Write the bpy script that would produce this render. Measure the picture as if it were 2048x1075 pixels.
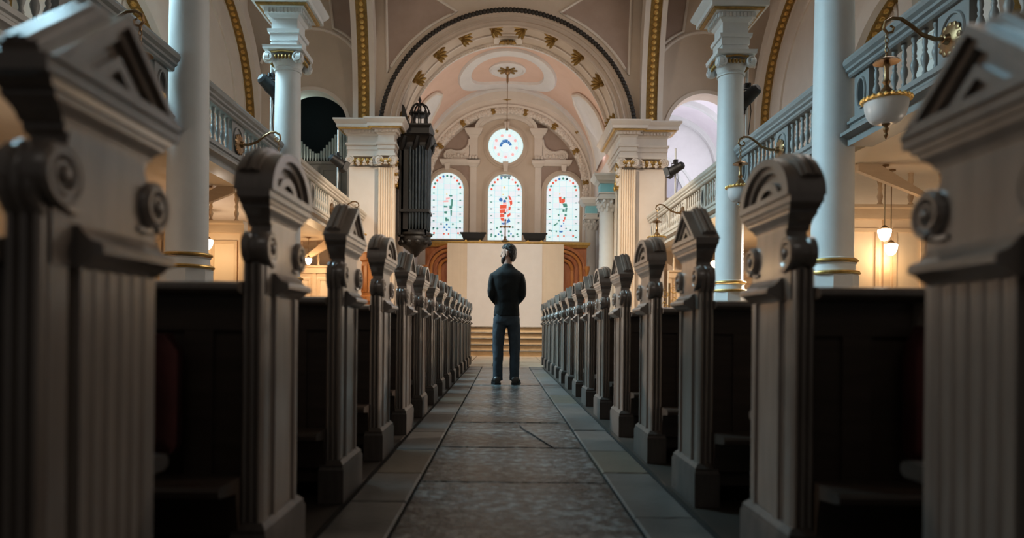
import bpy, bmesh, math, random
from math import sin, cos, pi, radians, sqrt
from mathutils import Vector, Matrix
random.seed(7)
D = bpy.data
SC = bpy.context.scene
COL = SC.collection
for o in list(D.objects):
    D.objects.remove(o)

# ------------------------------------------------------------------ camera, world, exposure, lights
F = 1340.0                    # focal length in pixels of the 2048 wide frame
EYE = 0.71                    # eye height
VX, VY = 1006.0, 658.0        # where the aisle vanishes
XC = 0.07                     # centre line of the nave
cam = D.cameras.new('camera')
cam.sensor_width = 36.0
cam.lens = F / 2048 * 36.0
cam.shift_x = (1024 - VX) / 2048
cam.shift_y = (VY - 537.5) / 2048
cam.clip_start = 0.05
cam.dof.use_dof = True
cam.dof.focus_distance = 9.0
cam.dof.aperture_fstop = 1.75
camo = D.objects.new('camera', cam)
camo.location = (0, 0, EYE)
camo.rotation_euler = (radians(90), radians(-0.55), 0)
COL.objects.link(camo)
SC.camera = camo

w = D.worlds.new('world')
SC.world = w
w.use_nodes = True
w.node_tree.nodes['Background'].inputs[0].default_value = (0.85, 0.80, 0.75, 1)
w.node_tree.nodes['Background'].inputs[1].default_value = 0.06
SC.view_settings.view_transform = 'Standard'
SC.view_settings.look = 'None'
SC.view_settings.gamma = 1.0
SC.view_settings.use_curve_mapping = False
SC.view_settings.exposure = 0.0


def area(name, loc, to, sx, sy, power, col):
    l = D.lights.new(name, 'AREA')
    l.shape = 'RECTANGLE'
    l.size = sx
    l.size_y = sy
    l.energy = power
    l.color = col
    o = D.objects.new(name, l)
    o.location = loc
    o.rotation_euler = (Vector(to) - Vector(loc)).to_track_quat('-Z', 'Y').to_euler()
    COL.objects.link(o)
    return o


def point(name, loc, power, col, r=0.06):
    l = D.lights.new(name, 'POINT')
    l.energy = power
    l.color = col
    l.shadow_soft_size = r
    o = D.objects.new(name, l)
    o.location = loc
    COL.objects.link(o)
    return o


def spot(name, loc, to, power, col, ang=60, r=0.08, blend=0.6):
    l = D.lights.new(name, 'SPOT')
    l.energy = power
    l.color = col
    l.shadow_soft_size = r
    l.spot_size = radians(ang)
    l.spot_blend = blend
    o = D.objects.new(name, l)
    o.location = loc
    o.rotation_euler = (Vector(to) - Vector(loc)).to_track_quat('-Z', 'Y').to_euler()
    COL.objects.link(o)
    return o


COOL = (0.50, 0.83, 1.0)
WARM = (1.0, 0.66, 0.34)
WARM2 = (1.0, 0.80, 0.60)
WARM3 = (1.0, 0.83, 0.68)
# daylight through the upper windows of the aisles (left strong, right weak) and an added, unseen fill behind the camera
def window_light(name, loc, to, sx, sy, power, col, spread):
    o = area(name, loc, to, sx, sy, power, col)
    o.data.spread = radians(spread)
    return o


window_light('daylight_left_windows', (-6.95, 9.4, 7.4), (1.6, 8.6, 0.4), 5.0, 2.6, 620, COOL, 70)
window_light('daylight_left_east_window', (-6.95, 15.2, 7.0), (2.6, 15.0, 1.0), 4.0, 2.6, 240, COOL, 75)
window_light('daylight_right_windows', (6.7, 10.5, 8.8), (-1.4, 6.5, 0.4), 9.0, 2.5, 100, (1.0, 0.90, 0.81), 90)
window_light('daylight_right_east_window', (7.05, 15.6, 7.2), (-5.0, 15.6, 5.5), 3.0, 2.5, 50, (0.9, 0.92, 1.0), 120)
window_light('west_fill', (0.07, -5.0, 8.0), (0.07, 14.0, 6.5), 4.0, 4.0, 30, (1.0, 0.90, 0.80), 100)
# warm floods from the stage lights, plus unseen washes added to brighten the chancel
spot('flood_left', (-3.2, 11.9, 6.9), (1.2, 20.0, 7.6), 230, WARM2, 75, 0.15)
spot('flood_right', (3.35, 11.9, 6.9), (-1.2, 20.0, 7.6), 230, WARM2, 75, 0.15)
area('chancel_wash', (0.07, 20.9, 4.3), (0.07, 22.6, 9.5), 4.2, 0.5, 68, (1.0, 0.87, 0.70))
area('chancel_daylight', (3.0, 22.4, 7.2), (-1.5, 21.5, 6.5), 1.4, 1.6, 30, (0.80, 0.86, 1.0))
window_light('chancel_front_wash', (0.07, 13.6, 8.2), (0.07, 19.3, 0.7), 4.0, 0.6, 85, (1.0, 0.85, 0.68), 60)
spot('flood_gallery_left', (3.3, 11.95, 6.6), (-3.9, 16.6, 3.3), 3000, WARM2, 38, 0.1)
spot('flood_gallery_right', (-3.2, 11.95, 6.6), (4.0, 16.6, 3.3), 3000, WARM2, 38, 0.1)

# ------------------------------------------------------------------ mesh builder


class MB:
    def __init__(s):
        s.v = []
        s.f = []

    def add(s, verts, faces):
        b = len(s.v)
        s.v += [tuple(p) for p in verts]
        s.f += [tuple(i + b for i in f) for f in faces]

    def box(s, x0, x1, y0, y1, z0, z1):
        s.add([(x0, y0, z0), (x1, y0, z0), (x1, y1, z0), (x0, y1, z0), (x0, y0, z1), (x1, y0, z1), (x1, y1, z1), (x0, y1, z1)],
              [(0, 3, 2, 1), (4, 5, 6, 7), (0, 1, 5, 4), (1, 2, 6, 5), (2, 3, 7, 6), (3, 0, 4, 7)])

    def rings(s, rs, closed=True, cap=True):
        n = len(rs[0])
        vs = [p for r in rs for p in r]
        fs = []
        m = n if closed else n - 1
        for i in range(len(rs) - 1):
            for j in range(m):
                k = (j + 1) % n
                fs.append((i * n + j, i * n + k, (i + 1) * n + k, (i + 1) * n + j))
        if cap and closed:
            fs.append(tuple(range(n))[::-1])
            fs.append(tuple((len(rs) - 1) * n + j for j in range(n)))
        s.add(vs, fs)

    def lathe(s, prof, c=(0, 0, 0), n=16, axis='z', ex=1.0, ph=0.0):
        rs = []
        for r, h in prof:
            ring = []
            for j in range(n):
                a = 2 * pi * j / n + ph
                u, v = r * cos(a), r * sin(a) * ex
                if axis == 'z':
                    ring.append((c[0] + u, c[1] + v, c[2] + h))
                elif axis == 'x':
                    ring.append((c[0] + h, c[1] + u, c[2] + v))
                else:
                    ring.append((c[0] + u, c[1] + h, c[2] + v))
            rs.append(ring)
        s.rings(rs)

    def tube(s, pts, r, n=8, cap=True, closed=False):
        pts = [Vector(p) for p in pts]
        N = len(pts)
        rr = r if isinstance(r, (list, tuple)) else [r] * N
        rs = []
        up = None
        for i, p in enumerate(pts):
            if closed:
                t = pts[(i + 1) % N] - pts[i - 1]
            else:
                t = pts[min(i + 1, N - 1)] - pts[max(i - 1, 0)]
            t.normalize()
            if up is None:
                up = Vector((0, 0, 1)) if abs(t.z) < 0.9 else Vector((0, 1, 0))
            u = up - t * up.dot(t)
            if u.length < 1e-5:
                u = t.orthogonal()
            u.normalize()
            up = u
            v = t.cross(u)
            rs.append([p + (u * cos(2 * pi * j / n) + v * sin(2 * pi * j / n)) * rr[i] for j in range(n)])
        if closed:
            rs.append(rs[0])
        s.rings(rs, True, cap and not closed)

    def prism(s, poly, axis, a, b):
        n = len(poly)

        def P(p, w):
            if axis == 'x':
                return (w, p[0], p[1])
            if axis == 'y':
                return (p[0], w, p[1])
            return (p[0], p[1], w)
        s.rings([[P(p, a) for p in poly], [P(p, b) for p in poly]])

    def ringprism(s, outer, inner, axis, a, b):
        """a flat frame between two outlines with the same number of points"""
        def P(p, w):
            return (w, p[0], p[1]) if axis == 'x' else (p[0], w, p[1])
        n = len(outer)
        vs = [P(p, a) for p in outer] + [P(p, a) for p in inner] + [P(p, b) for p in outer] + [P(p, b) for p in inner]
        fs = []
        for i in range(n):
            j = (i + 1) % n
            fs += [(i, j, n + j, n + i), (2 * n + i, 3 * n + i, 3 * n + j, 2 * n + j), (i, 2 * n + i, 2 * n + j, j), (n + i, n + j, 3 * n + j, 3 * n + i)]
        s.add(vs, fs)

    def arc(s, prof, c, rad, a0, a1, n, plane='xz', closed=True, cap=True):
        """sweep a profile [(dr, w)] along an elliptical arc; c = (u, z), rad = (ru, rz)"""
        rs = []
        for i in range(n + 1):
            a = a0 + (a1 - a0) * i / n
            ring = []
            for dr, wv in prof:
                u = c[0] + (rad[0] + dr) * cos(a)
                z = c[1] + (rad[1] + dr) * sin(a)
                ring.append((u, wv, z) if plane == 'xz' else (wv, u, z))
            rs.append(ring)
        s.rings(rs, closed, cap)

    def sphere(s, c, r, n=8, m=6, sc=(1, 1, 1)):
        rs = []
        for i in range(m + 1):
            a = -pi / 2 + pi * i / m
            q = max(cos(a), 0.01)
            rs.append([(c[0] + r * sc[0] * q * cos(2 * pi * j / n), c[1] + r * sc[1] * q * sin(2 * pi * j / n), c[2] + r * sc[2] * sin(a)) for j in range(n)])
        s.rings(rs)

    def mesh(s, name, mat, smooth=True, angle=38):
        me = D.meshes.new(name)
        me.from_pydata(s.v, [], s.f)
        bm = bmesh.new()
        bm.from_mesh(me)
        bmesh.ops.recalc_face_normals(bm, faces=bm.faces)
        bm.to_mesh(me)
        bm.free()
        if mat:
            me.materials.append(mat)
        if smooth:
            for p in me.polygons:
                p.use_smooth = True
            me.set_sharp_from_angle(angle=radians(angle))
        return me

    def build(s, name, mat, parent=None, smooth=True, angle=38, loc=None):
        return put(name, s.mesh(name, mat, smooth, angle), parent, loc)


def put(name, me, parent=None, loc=None, rot=None):
    o = D.objects.new(name, me)
    if parent:
        o.parent = parent
    if loc:
        o.location = loc
    if rot:
        o.rotation_euler = rot
    COL.objects.link(o)
    return o


def thing(name, label, cat, loc=(0, 0, 0), group=None, rot=(0, 0, 0)):
    o = D.objects.new(name, None)
    o.location = loc
    o.rotation_euler = rot
    o.empty_display_size = 0.1
    COL.objects.link(o)
    return tag(o, label, cat, group)


def tag(o, label, cat, group=None):
    o['label'] = label
    o['category'] = cat
    o['kind'] = 'thing'
    if group:
        o['group'] = group
    return o


def struct(o):
    o['kind'] = 'structure'
    return o


def sroot(name):
    o = D.objects.new(name, None)
    COL.objects.link(o)
    return struct(o)


def at(px, py, Y):
    return ((px - VX) * Y / F, EYE + (VY - py) * Y / F)


# ------------------------------------------------------------------ materials


def mat(name, c1, c2=None, rough=0.6, metal=0.0, scale=6.0, bump=0.0, bscale=30.0, spec=0.5, stretch=(1, 1, 1), contrast=(0.3, 0.7)):
    m = D.materials.new(name)
    m.use_nodes = True
    nt = m.node_tree
    b = nt.nodes['Principled BSDF']
    b.inputs['Base Color'].default_value = (*c1, 1)
    b.inputs['Roughness'].default_value = rough
    b.inputs['Metallic'].default_value = metal
    b.inputs['Specular IOR Level'].default_value = spec
    tc = nt.nodes.new('ShaderNodeTexCoord')
    mp = nt.nodes.new('ShaderNodeMapping')
    mp.inputs['Scale'].default_value = stretch
    nt.links.new(tc.outputs['Object'], mp.inputs[0])
    if c2:
        no = nt.nodes.new('ShaderNodeTexNoise')
        no.inputs['Scale'].default_value = scale
        no.inputs['Detail'].default_value = 6
        no.inputs['Roughness'].default_value = 0.62
        nt.links.new(mp.outputs[0], no.inputs['Vector'])
        cr = nt.nodes.new('ShaderNodeValToRGB')
        cr.color_ramp.elements[0].position = contrast[0]
        cr.color_ramp.elements[1].position = contrast[1]
        cr.color_ramp.elements[0].color = (*c1, 1)
        cr.color_ramp.elements[1].color = (*c2, 1)
        nt.links.new(no.outputs['Fac'], cr.inputs[0])
        nt.links.new(cr.outputs[0], b.inputs['Base Color'])
    if bump:
        n2 = nt.nodes.new('ShaderNodeTexNoise')
        n2.inputs['Scale'].default_value = bscale
        n2.inputs['Detail'].default_value = 5
        nt.links.new(mp.outputs[0], n2.inputs['Vector'])
        bp = nt.nodes.new('ShaderNodeBump')
        bp.inputs['Strength'].default_value = bump
        bp.inputs['Distance'].default_value = 0.01
        nt.links.new(n2.outputs['Fac'], bp.inputs['Height'])
        nt.links.new(bp.outputs[0], b.inputs['Normal'])
    return m


def emit(name, col, strength):
    m = D.materials.new(name)
    m.use_nodes = True
    b = m.node_tree.nodes['Principled BSDF']
    b.inputs['Base Color'].default_value = (*[c * 0.4 for c in col], 1)
    b.inputs['Emission Color'].default_value = (*col, 1)
    b.inputs['Emission Strength'].default_value = strength
    b.inputs['Roughness'].default_value = 0.4
    return m


M_PEW = mat('pew_wood', (0.165, 0.135, 0.114), (0.24, 0.20, 0.17), 0.30, scale=5, bump=0.05, bscale=40, stretch=(4, 4, 0.6))
M_PLINTH = mat('dark_plinth_wood', (0.07, 0.06, 0.052), (0.12, 0.10, 0.088), 0.4, scale=7, stretch=(4, 4, 1))  # plinths darker than the other pew wood
_p = M_PEW.node_tree.nodes['Principled BSDF']
_p.inputs['Coat Weight'].default_value = 1.0
_p.inputs['Coat Roughness'].default_value = 0.20
_p.inputs['Coat IOR'].default_value = 1.6
M_BENCH = mat('bench_wood', (0.045, 0.032, 0.025), (0.075, 0.055, 0.043), 0.35, scale=5, stretch=(0.5, 4, 4))
M_STONE = mat('aisle_stone', (0.030, 0.036, 0.038), (0.22, 0.245, 0.245), 0.24, scale=16, bump=0.8, bscale=45, contrast=(0.44, 0.64))
M_STONE2 = mat('side_stone', (0.085, 0.082, 0.076), (0.155, 0.15, 0.14), 0.42, scale=3, bump=0.2, bscale=40)
M_STONE3 = mat('side_stone_brown', (0.10, 0.085, 0.062), (0.15, 0.13, 0.10), 0.45, scale=3, bump=0.2, bscale=40)
M_DARK = mat('dark_joint', (0.012, 0.011, 0.010), None, 0.9)
M_FLOORW = mat('pew_floor_wood', (0.035, 0.028, 0.022), (0.05, 0.04, 0.03), 0.6, scale=4)
M_TILE = mat('warm_tile', (0.42, 0.30, 0.20), (0.55, 0.42, 0.29), 0.45, scale=4, bump=0.15)
M_STEP = mat('step_stone', (0.68, 0.46, 0.25), (0.85, 0.62, 0.37), 0.55, scale=4, bump=0.15)
M_TREAD = mat('dark_tread_stone', (0.10, 0.08, 0.06), (0.30, 0.22, 0.14), 0.5, scale=7, bump=0.2)
M_PLASTER = mat('plaster', (0.58, 0.475, 0.385), (0.64, 0.53, 0.435), 0.85, scale=1.5, bump=0.08, bscale=60)
M_PALE = mat('plaster_pale', (0.70, 0.615, 0.545), (0.76, 0.68, 0.61), 0.8, scale=2, bump=0.06, bscale=60)
M_ARCH = mat('plaster_tan', (0.50, 0.40, 0.32), (0.57, 0.46, 0.38), 0.85, scale=2, bump=0.06, bscale=60)
M_BROWN = mat('plaster_brown', (0.36, 0.265, 0.22), (0.42, 0.315, 0.265), 0.88, scale=2, bump=0.1, bscale=60)
M_PEACH = mat('plaster_peach', (0.74, 0.52, 0.42), (0.80, 0.57, 0.47), 0.85, scale=2)
M_WHITE = mat('column_paint', (0.62, 0.625, 0.61), (0.68, 0.685, 0.67), 0.5, scale=3, bump=0.05, bscale=50)
M_GREYW = mat('vault_white', (0.72, 0.70, 0.70), (0.80, 0.78, 0.78), 0.8, scale=2)
M_GOLD = mat('gilding', (0.62, 0.36, 0.09), (0.85, 0.58, 0.22), 0.38, 0.85, scale=14)
M_GOLDOLD = mat('gilding_old', (0.20, 0.12, 0.035), (0.42, 0.26, 0.08), 0.42, 0.7, scale=12)
M_BRASS = mat('brass', (0.20, 0.12, 0.06), (0.34, 0.21, 0.10), 0.35, 0.9, scale=20)
M_BLACK = mat('black_metal', (0.006, 0.006, 0.007), None, 0.55)
M_ROPE = mat('dark_bead', (0.025, 0.02, 0.016), None, 0.6)
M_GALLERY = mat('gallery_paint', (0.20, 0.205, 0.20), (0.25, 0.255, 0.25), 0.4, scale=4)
M_GALLERY_LIT = mat('gallery_paint_lit', (0.50, 0.45, 0.385), (0.56, 0.505, 0.43), 0.45, scale=4)  # gallery paint lightened to carry the strong warm light on the far bay
M_CREAM = mat('aisle_cream', (0.78, 0.62, 0.45), (0.84, 0.68, 0.50), 0.6, scale=2)
M_CREAMWOOD = mat('aisle_woodwork', (0.66, 0.48, 0.31), (0.74, 0.56, 0.38), 0.5, scale=3, stretch=(1, 1, 4))
M_ORANGE = mat('orange_wood', (0.42, 0.15, 0.035), (0.58, 0.24, 0.07), 0.32, scale=4, stretch=(3, 3, 0.7))
M_REDWOOD = mat('red_wood', (0.30, 0.09, 0.035), (0.50, 0.19, 0.08), 0.28, scale=4, stretch=(3, 3, 0.7))
M_ORGAN = mat('organ_case_wood', (0.006, 0.005, 0.005), (0.011, 0.009, 0.008), 0.45, scale=5)
M_PIPE = mat('organ_pipe_metal', (0.03, 0.04, 0.05), (0.06, 0.075, 0.085), 0.35, 0.6, scale=4)
M_PIPE2 = mat('organ_pipe_tin', (0.45, 0.58, 0.60), (0.60, 0.70, 0.72), 0.35, 0.6, scale=4)
M_CLOTH = mat('white_cloth', (0.74, 0.70, 0.68), (0.80, 0.76, 0.74), 0.9, scale=2)
M_BEIGE = mat('beige_panel', (0.70, 0.57, 0.44), (0.76, 0.63, 0.49), 0.8, scale=2)
M_SKIN = mat('skin', (0.50, 0.30, 0.22), (0.56, 0.34, 0.26), 0.55, scale=10)
M_HAIR = mat('dark_hair', (0.012, 0.010, 0.009), (0.025, 0.02, 0.017), 0.6, scale=40, bump=0.6, bscale=90)
M_JACKET = mat('black_jacket', (0.003, 0.005, 0.006), (0.007, 0.010, 0.011), 0.85, scale=8, bump=0.4, bscale=14)
M_JEANS = mat('blue_jeans', (0.030, 0.042, 0.055), (0.055, 0.072, 0.09), 0.85, scale=9, bump=0.4, bscale=16)
M_SHOE = mat('brown_shoe', (0.02, 0.014, 0.010), (0.035, 0.025, 0.018), 0.45, scale=9)
M_RED = mat('dark_red_hassock', (0.035, 0.004, 0.005), (0.055, 0.007, 0.007), 0.9, scale=9, bump=0.3)
M_PAPER = mat('paper_card', (0.75, 0.73, 0.70), None, 0.8)
M_GREYN = mat('niche_grey', (0.42, 0.40, 0.44), (0.48, 0.46, 0.50), 0.8, scale=2)
M_BLUEF = mat('teal_frieze', (0.20, 0.52, 0.62), (0.24, 0.58, 0.68), 0.6, scale=4)
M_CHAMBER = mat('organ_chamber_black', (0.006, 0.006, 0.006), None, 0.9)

M_BOWL = D.materials.new('frosted_glass')
M_BOWL.use_nodes = True
_b = M_BOWL.node_tree.nodes['Principled BSDF']
_b.inputs['Base Color'].default_value = (0.82, 0.84, 0.85, 1)
_b.inputs['Roughness'].default_value = 0.35
_b.inputs['Transmission Weight'].default_value = 0.55
M_BULB = emit('lit_shade', (1.0, 0.90, 0.76), 5.0)
M_PANE = [emit('pane_white', (0.84, 0.95, 0.98), 0.82), emit('pane_mint', (0.78, 0.95, 0.96), 0.82), emit('pane_milk', (0.86, 0.90, 0.96), 0.80)]
M_LEAD = emit('pane_edge', (0.48, 0.76, 0.80), 0.62)
M_GRED = emit('pane_red', (0.80, 0.10, 0.05), 0.80)
M_GROSE = emit('pane_rose', (0.95, 0.50, 0.50), 0.80)
M_GBLUE = emit('pane_blue', (0.05, 0.22, 0.60), 0.60)
M_GGREEN = emit('pane_green', (0.08, 0.36, 0.28), 0.50)
M_GDARK = emit('pane_dark', (0.03, 0.08, 0.10), 0.30)
M_GGOLD = emit('pane_amber', (0.85, 0.65, 0.30), 0.8)
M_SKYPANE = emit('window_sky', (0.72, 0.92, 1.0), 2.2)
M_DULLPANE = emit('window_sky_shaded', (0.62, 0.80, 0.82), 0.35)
C = {'r': M_GRED, 'o': M_GROSE, 'b': M_GBLUE, 'g': M_GGREEN, 'd': M_GDARK, 'y': M_GGOLD}

# ------------------------------------------------------------------ floor
XL0, XL1, XR1, XR0 = -0.63, -0.385, 0.50, 0.745
fl = sroot('floor')
m = MB()
m.box(-7.3, 7.45, -4.0, 12.72, -0.08, -0.022)
m.build('bed', M_DARK, fl, False)
m = MB()
m.box(-7.3, XL0 - 0.018, -4, 12.72, -0.03, -0.002)
m.box(XR0 + 0.018, 7.45, -4, 12.72, -0.03, -0.002)
m.build('pew_boards', M_FLOORW, fl, False)


def slab(x0, x1, y0, y1, mt, dz):
    g = 0.006
    x0 += g; x1 -= g; y0 += g; y1 -= g
    t = 0.008
    r = []
    for z, i in ((-0.03, 0), (-0.006 + dz, 0), (dz, t)):
        q = []
        nx = 5
        for k in range(nx + 1):
            q.append((x0 + i + (x1 - x0 - 2 * i) * k / nx + 0, y0 + i + random.uniform(-1, 1) * 0.004, z))
        for k in range(nx + 1):
            q.append((x1 - i - (x1 - x0 - 2 * i) * k / nx, y1 - i + random.uniform(-1, 1) * 0.004, z))
        r.append(q)
    mm = MB()
    mm.rings(r)
    return mm.build('paving_slab', mt, fl, False)


js = [-1.2, 0.1, 1.15, 2.05, 3.11, 4.03, 5.1, 6.2, 7.38, 8.5, 9.7, 10.9, 12.1, 12.72]
for a, b in zip(js, js[1:]):
    slab(XL1, XR1, a, b, M_STONE, random.uniform(-0.002, 0.003))
jl = [-1.2, -0.3, 0.5, 1.3, 2.0, 2.75, 3.3, 3.95, 4.62, 5.55, 6.4, 7.35, 8.2, 9.1, 10.0, 10.9, 11.8, 12.72]
for i, (a, b) in enumerate(zip(jl, jl[1:])):
    slab(XL0, XL1, a, b, M_STONE3 if i % 4 == 2 else M_STONE2, random.uniform(-0.003, 0.002))
jr = [-1.2, -0.2, 0.7, 1.55, 2.55, 3.35, 3.95, 4.75, 5.6, 6.5, 7.3, 8.3, 9.1, 10.0, 10.9, 11.9, 12.72]
for i, (a, b) in enumerate(zip(jr, jr[1:])):
    slab(XR1, XR0, a, b, M_STONE3 if i % 4 == 1 else M_STONE2, random.uniform(-0.003, 0.002))
m = MB()
m.tube([(0.128, 4.97, 0.003), (0.15, 4.75, 0.003), (0.2, 4.55, 0.003), (0.225, 4.42, 0.003), (0.27, 4.2, 0.003), (0.32, 3.98, 0.003)], [0.002, 0.004, 0.005, 0.004, 0.004, 0.002], 6)
m.build('crack', M_DARK, fl)
# warm tiles in front of the steps
m = MB()
m.box(-7.3, 7.45, 12.72, 26.0, -0.08, -0.02)
m.build('tile_bed', mat('tile_joint', (0.20, 0.13, 0.08), None, 0.9), fl, False)
ys = [12.72, 13.6, 14.5, 15.4, 16.3, 17.6]
xs = [-3.6, -2.9, -2.3, -1.75, -1.2, -0.68, -0.2, 0.32, 0.85, 1.4, 1.95, 2.5, 3.1, 3.75]
for i, (a, b) in enumerate(zip(ys, ys[1:])):
    for x0, x1 in zip(xs, xs[1:]):
        mm = MB()
        mm.box(x0 + 0.009, x1 - 0.009, a + 0.008, b - 0.008, -0.03, random.uniform(-0.001, 0.002))
        mm.build('floor_tile', M_TILE, fl, False)
# altar steps and floor of the chancel
st = sroot('floor_steps')
for i in range(5):
    mm = MB()
    y0 = 17.5 + 0.30 * i
    z1 = 0.158 * (i + 1)
    x = 3.0
    yb = y0 + 0.32 if i < 4 else 25.0
    mm.box(XC - x, XC + x, y0, yb, z1 - 0.158, z1 - 0.04)
    mm.build('stone_step', M_STEP, st, False)
    n = 8
    pr = [(y0 - 0.0, z1 - 0.04), (y0 - 0.04, z1 - 0.04)] + [(y0 - 0.04 - 0.014 * sin(pi * k / n), z1 - 0.04 + 0.04 * k / n) for k in range(1, n)] + [(y0 - 0.04, z1), (yb, z1), (yb, z1 - 0.04)]
    mm = MB()
    mm.prism(pr, 'x', XC - x, XC + x)
    mm.build('tread', M_TREAD, st)

# ------------------------------------------------------------------ the wall at the end of the nave with the chancel arch
YW = 18.6
ACZ = 6.1
WX0, WX1 = XC - 7.4, XC + 7.4


def wall_open(mb, x0, x1, z0, z1, ops, ya, yb, nseg=28):
    cuts = {x0, x1}
    for cx, rx, rz, zs, zb in ops:
        for k in range(nseg + 1):
            cuts.add(cx - rx * cos(pi * k / nseg))
    cuts = sorted(cuts)
    for a, b in zip(cuts, cuts[1:]):
        if b - a < 1e-6:
            continue
        mid = (a + b) / 2
        op = None
        for q in ops:
            if abs(mid - q[0]) < q[1]:
                op = q
        spans = [((z0, z0), (z1, z1))]
        if op:
            cx, rx, rz, zs, zb = op

            def h(x):
                return zs + rz * sqrt(max(0, 1 - ((x - cx) / rx) ** 2))
            spans = [((h(a), h(b)), (z1, z1))]
            if zb > z0:
                spans.append(((z0, z0), (zb, zb)))
        for (la, lb), (ua, ub) in spans:
            mb.add([(a, ya, la), (b, ya, lb), (b, ya, ub), (a, ya, ua), (a, yb, la), (b, yb, lb), (b, yb, ub), (a, yb, ua)],
                   [(0, 1, 2, 3), (5, 4, 7, 6), (0, 4, 5, 1), (3, 2, 6, 7), (0, 3, 7, 4), (1, 5, 6, 2)])


SIDE_D, SIDE_R, SIDE_ZS = 5.46, 1.02, 6.27
m = MB()
wall_open(m, WX0, WX1, 0.0, 13.0, [(XC, 3.15, 3.28, ACZ, 0.0), (XC - SIDE_D, SIDE_R, SIDE_R, SIDE_ZS, 4.4), (XC + SIDE_D, SIDE_R, SIDE_R, SIDE_ZS, 4.4)], YW, YW + 0.5)
wall_e = struct(m.build('wall_chancel_arch', M_PLASTER, None, True, 30))

# brown sunk panels and their mouldings on the spandrels


def outline(mb, pts, r, closed=True, n=6):
    mb.tube(pts, r, n, closed=closed)


for s in (-1, 1):
    X = lambda d: XC + s * d
    # panel over the great arch
    pts = []
    R = 3.76
    a1 = math.acos(3.34 / R)
    a2 = math.acos(1.42 / R)
    for k in range(15):
        a = a1 + (a2 - a1) * k / 14
        pts.append((X(R * cos(a)), ACZ + (R - 0.10) * sin(a)))
    pts += [(X(2.2), 9.98), (X(3.0), 10.4), (X(3.42), 10.7)]
    m = MB()
    m.prism(pts, 'y', YW - 0.012, YW + 0.02)
    m.build('spandrel_panel', M_BROWN, wall_e, False)
    m = MB()
    outline(m, [(p[0], YW - 0.02, p[1]) for p in pts], 0.04)
    m.build('spandrel_moulding', M_PALE, wall_e)
    # panel over the side opening
    cx, cz, R = SIDE_D, 7.5, 1.50
    pts = []
    for k in range(13):
        a = radians(148 - 100 * k / 12 - 14)
        pts.append((X(cx - R * cos(a) if False else cx - R * cos(pi - a)), cz + R * sin(a)))
    pts2 = [(X(cx - 1.16), cz + 0.95)] if False else []
    arcpts = []
    for k in range(15):
        a = radians(20 + 140 * k / 14)
        arcpts.append((X(cx + R * cos(a)), YW - 0.02, cz + R * sin(a)))
    m = MB()
    outline(m, arcpts, 0.05, False)
    arc2 = [(X(cx + (R - 0.30) * cos(radians(14 + 152 * k / 14))), YW - 0.01, 7.2 + (R - 0.3) * sin(radians(14 + 152 * k / 14))) for k in range(15)]
    m.build('lunette_moulding', M_PALE, wall_e)
    pp = []
    for k in range(9):
        a = radians(112 + 36 * k / 8)
        pp.append((X(cx + (R + 0.12) * cos(a)), cz + (R + 0.12) * sin(a)))
    pp += [(X(4.06), 8.6), (X(4.15), 10.6), (X(cx - 0.4), 10.6)]
    m = MB()
    m.prism(pp, 'y', YW - 0.012, YW + 0.02)
    m.build('spandrel_panel', M_BROWN, wall_e, False)
    m = MB()
    outline(m, [(p[0], YW - 0.02, p[1]) for p in pp], 0.04)
    m.build('spandrel_moulding', M_PALE, wall_e)
    # moulded edge of the side opening
    m = MB()
    m.arc([(0.0, YW - 0.03), (0.10, YW - 0.03), (0.10, YW + 0.01), (0.0, YW + 0.01)], (X(SIDE_D), SIDE_ZS), (SIDE_R, SIDE_R), 0, pi, 28)
    m.build('opening_edge', M_PALE, wall_e)

# chancel arch: mouldings, beads, ornaments
arch = sroot('trim_1')
OUT = (3.52, 3.42)
prof = [(0.0, YW + 0.02), (0.0, YW - 0.10), (-0.07, YW - 0.10), (-0.08, YW - 0.07), (-0.14, YW - 0.07), (-0.15, YW - 0.045), (-0.22, YW - 0.045), (-0.24, YW - 0.085), (-0.27, YW - 0.085), (-0.28, YW - 0.03), (-0.36, YW - 0.015), (-0.38, YW - 0.05), (-0.41, YW - 0.05), (-0.42, YW + 0.02)]
m = MB()
m.arc(prof, (XC, ACZ), OUT, radians(2), radians(178), 72)
m.build('arch_moulding', M_ARCH, arch, True, 30)
m = MB()
for k in range(104):
    a = radians(2 + 176 * (k + 0.5) / 104)
    m.sphere((XC + (OUT[0] + 0.0) * cos(a), YW - 0.11, ACZ + (OUT[1] + 0.0) * sin(a)), 0.070, 7, 5)
o = m.build('dark_bead_row', M_ROPE, arch)
o['kind'] = 'stuff'
# splayed soffit of the arch
m = MB()
m.arc([(0, YW + 0.0), (-0.01, YW + 0.9), (0.0, 20.5), (0.12, 20.5), (0.12, YW)], (XC, ACZ), (3.15, 3.28), 0, pi, 60)
m.build('arch_soffit', M_PLASTER, arch, True, 30)
m = MB()
m.arc([(-0.06, 20.2), (-0.06, 20.3), (0.02, 20.3), (0.02, 20.2)], (XC, ACZ), (3.15, 3.28), 0, pi, 60)
m.arc([(-0.05, 19.62), (-0.05, 19.68), (0.02, 19.68), (0.02, 19.62)], (XC, ACZ), (3.15, 3.28), 0, pi, 60)
m.arc([(-0.05, 18.84), (-0.05, 18.9), (0.02, 18.9), (0.02, 18.84)], (XC, ACZ), (3.15, 3.28), 0, pi, 60)
m.build('soffit_fillets', M_PALE, arch, True, 30)
m = MB()
for k in range(130):
    a = radians(1 + 178 * (k + 0.5) / 130)
    m.sphere((XC + 3.08 * cos(a), 20.25, ACZ + 3.21 * sin(a)), 0.042, 6, 4, (1, 0.8, 1))
o = m.build('pearl_row', M_PALE, arch)
o['kind'] = 'stuff'
m = MB()
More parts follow.
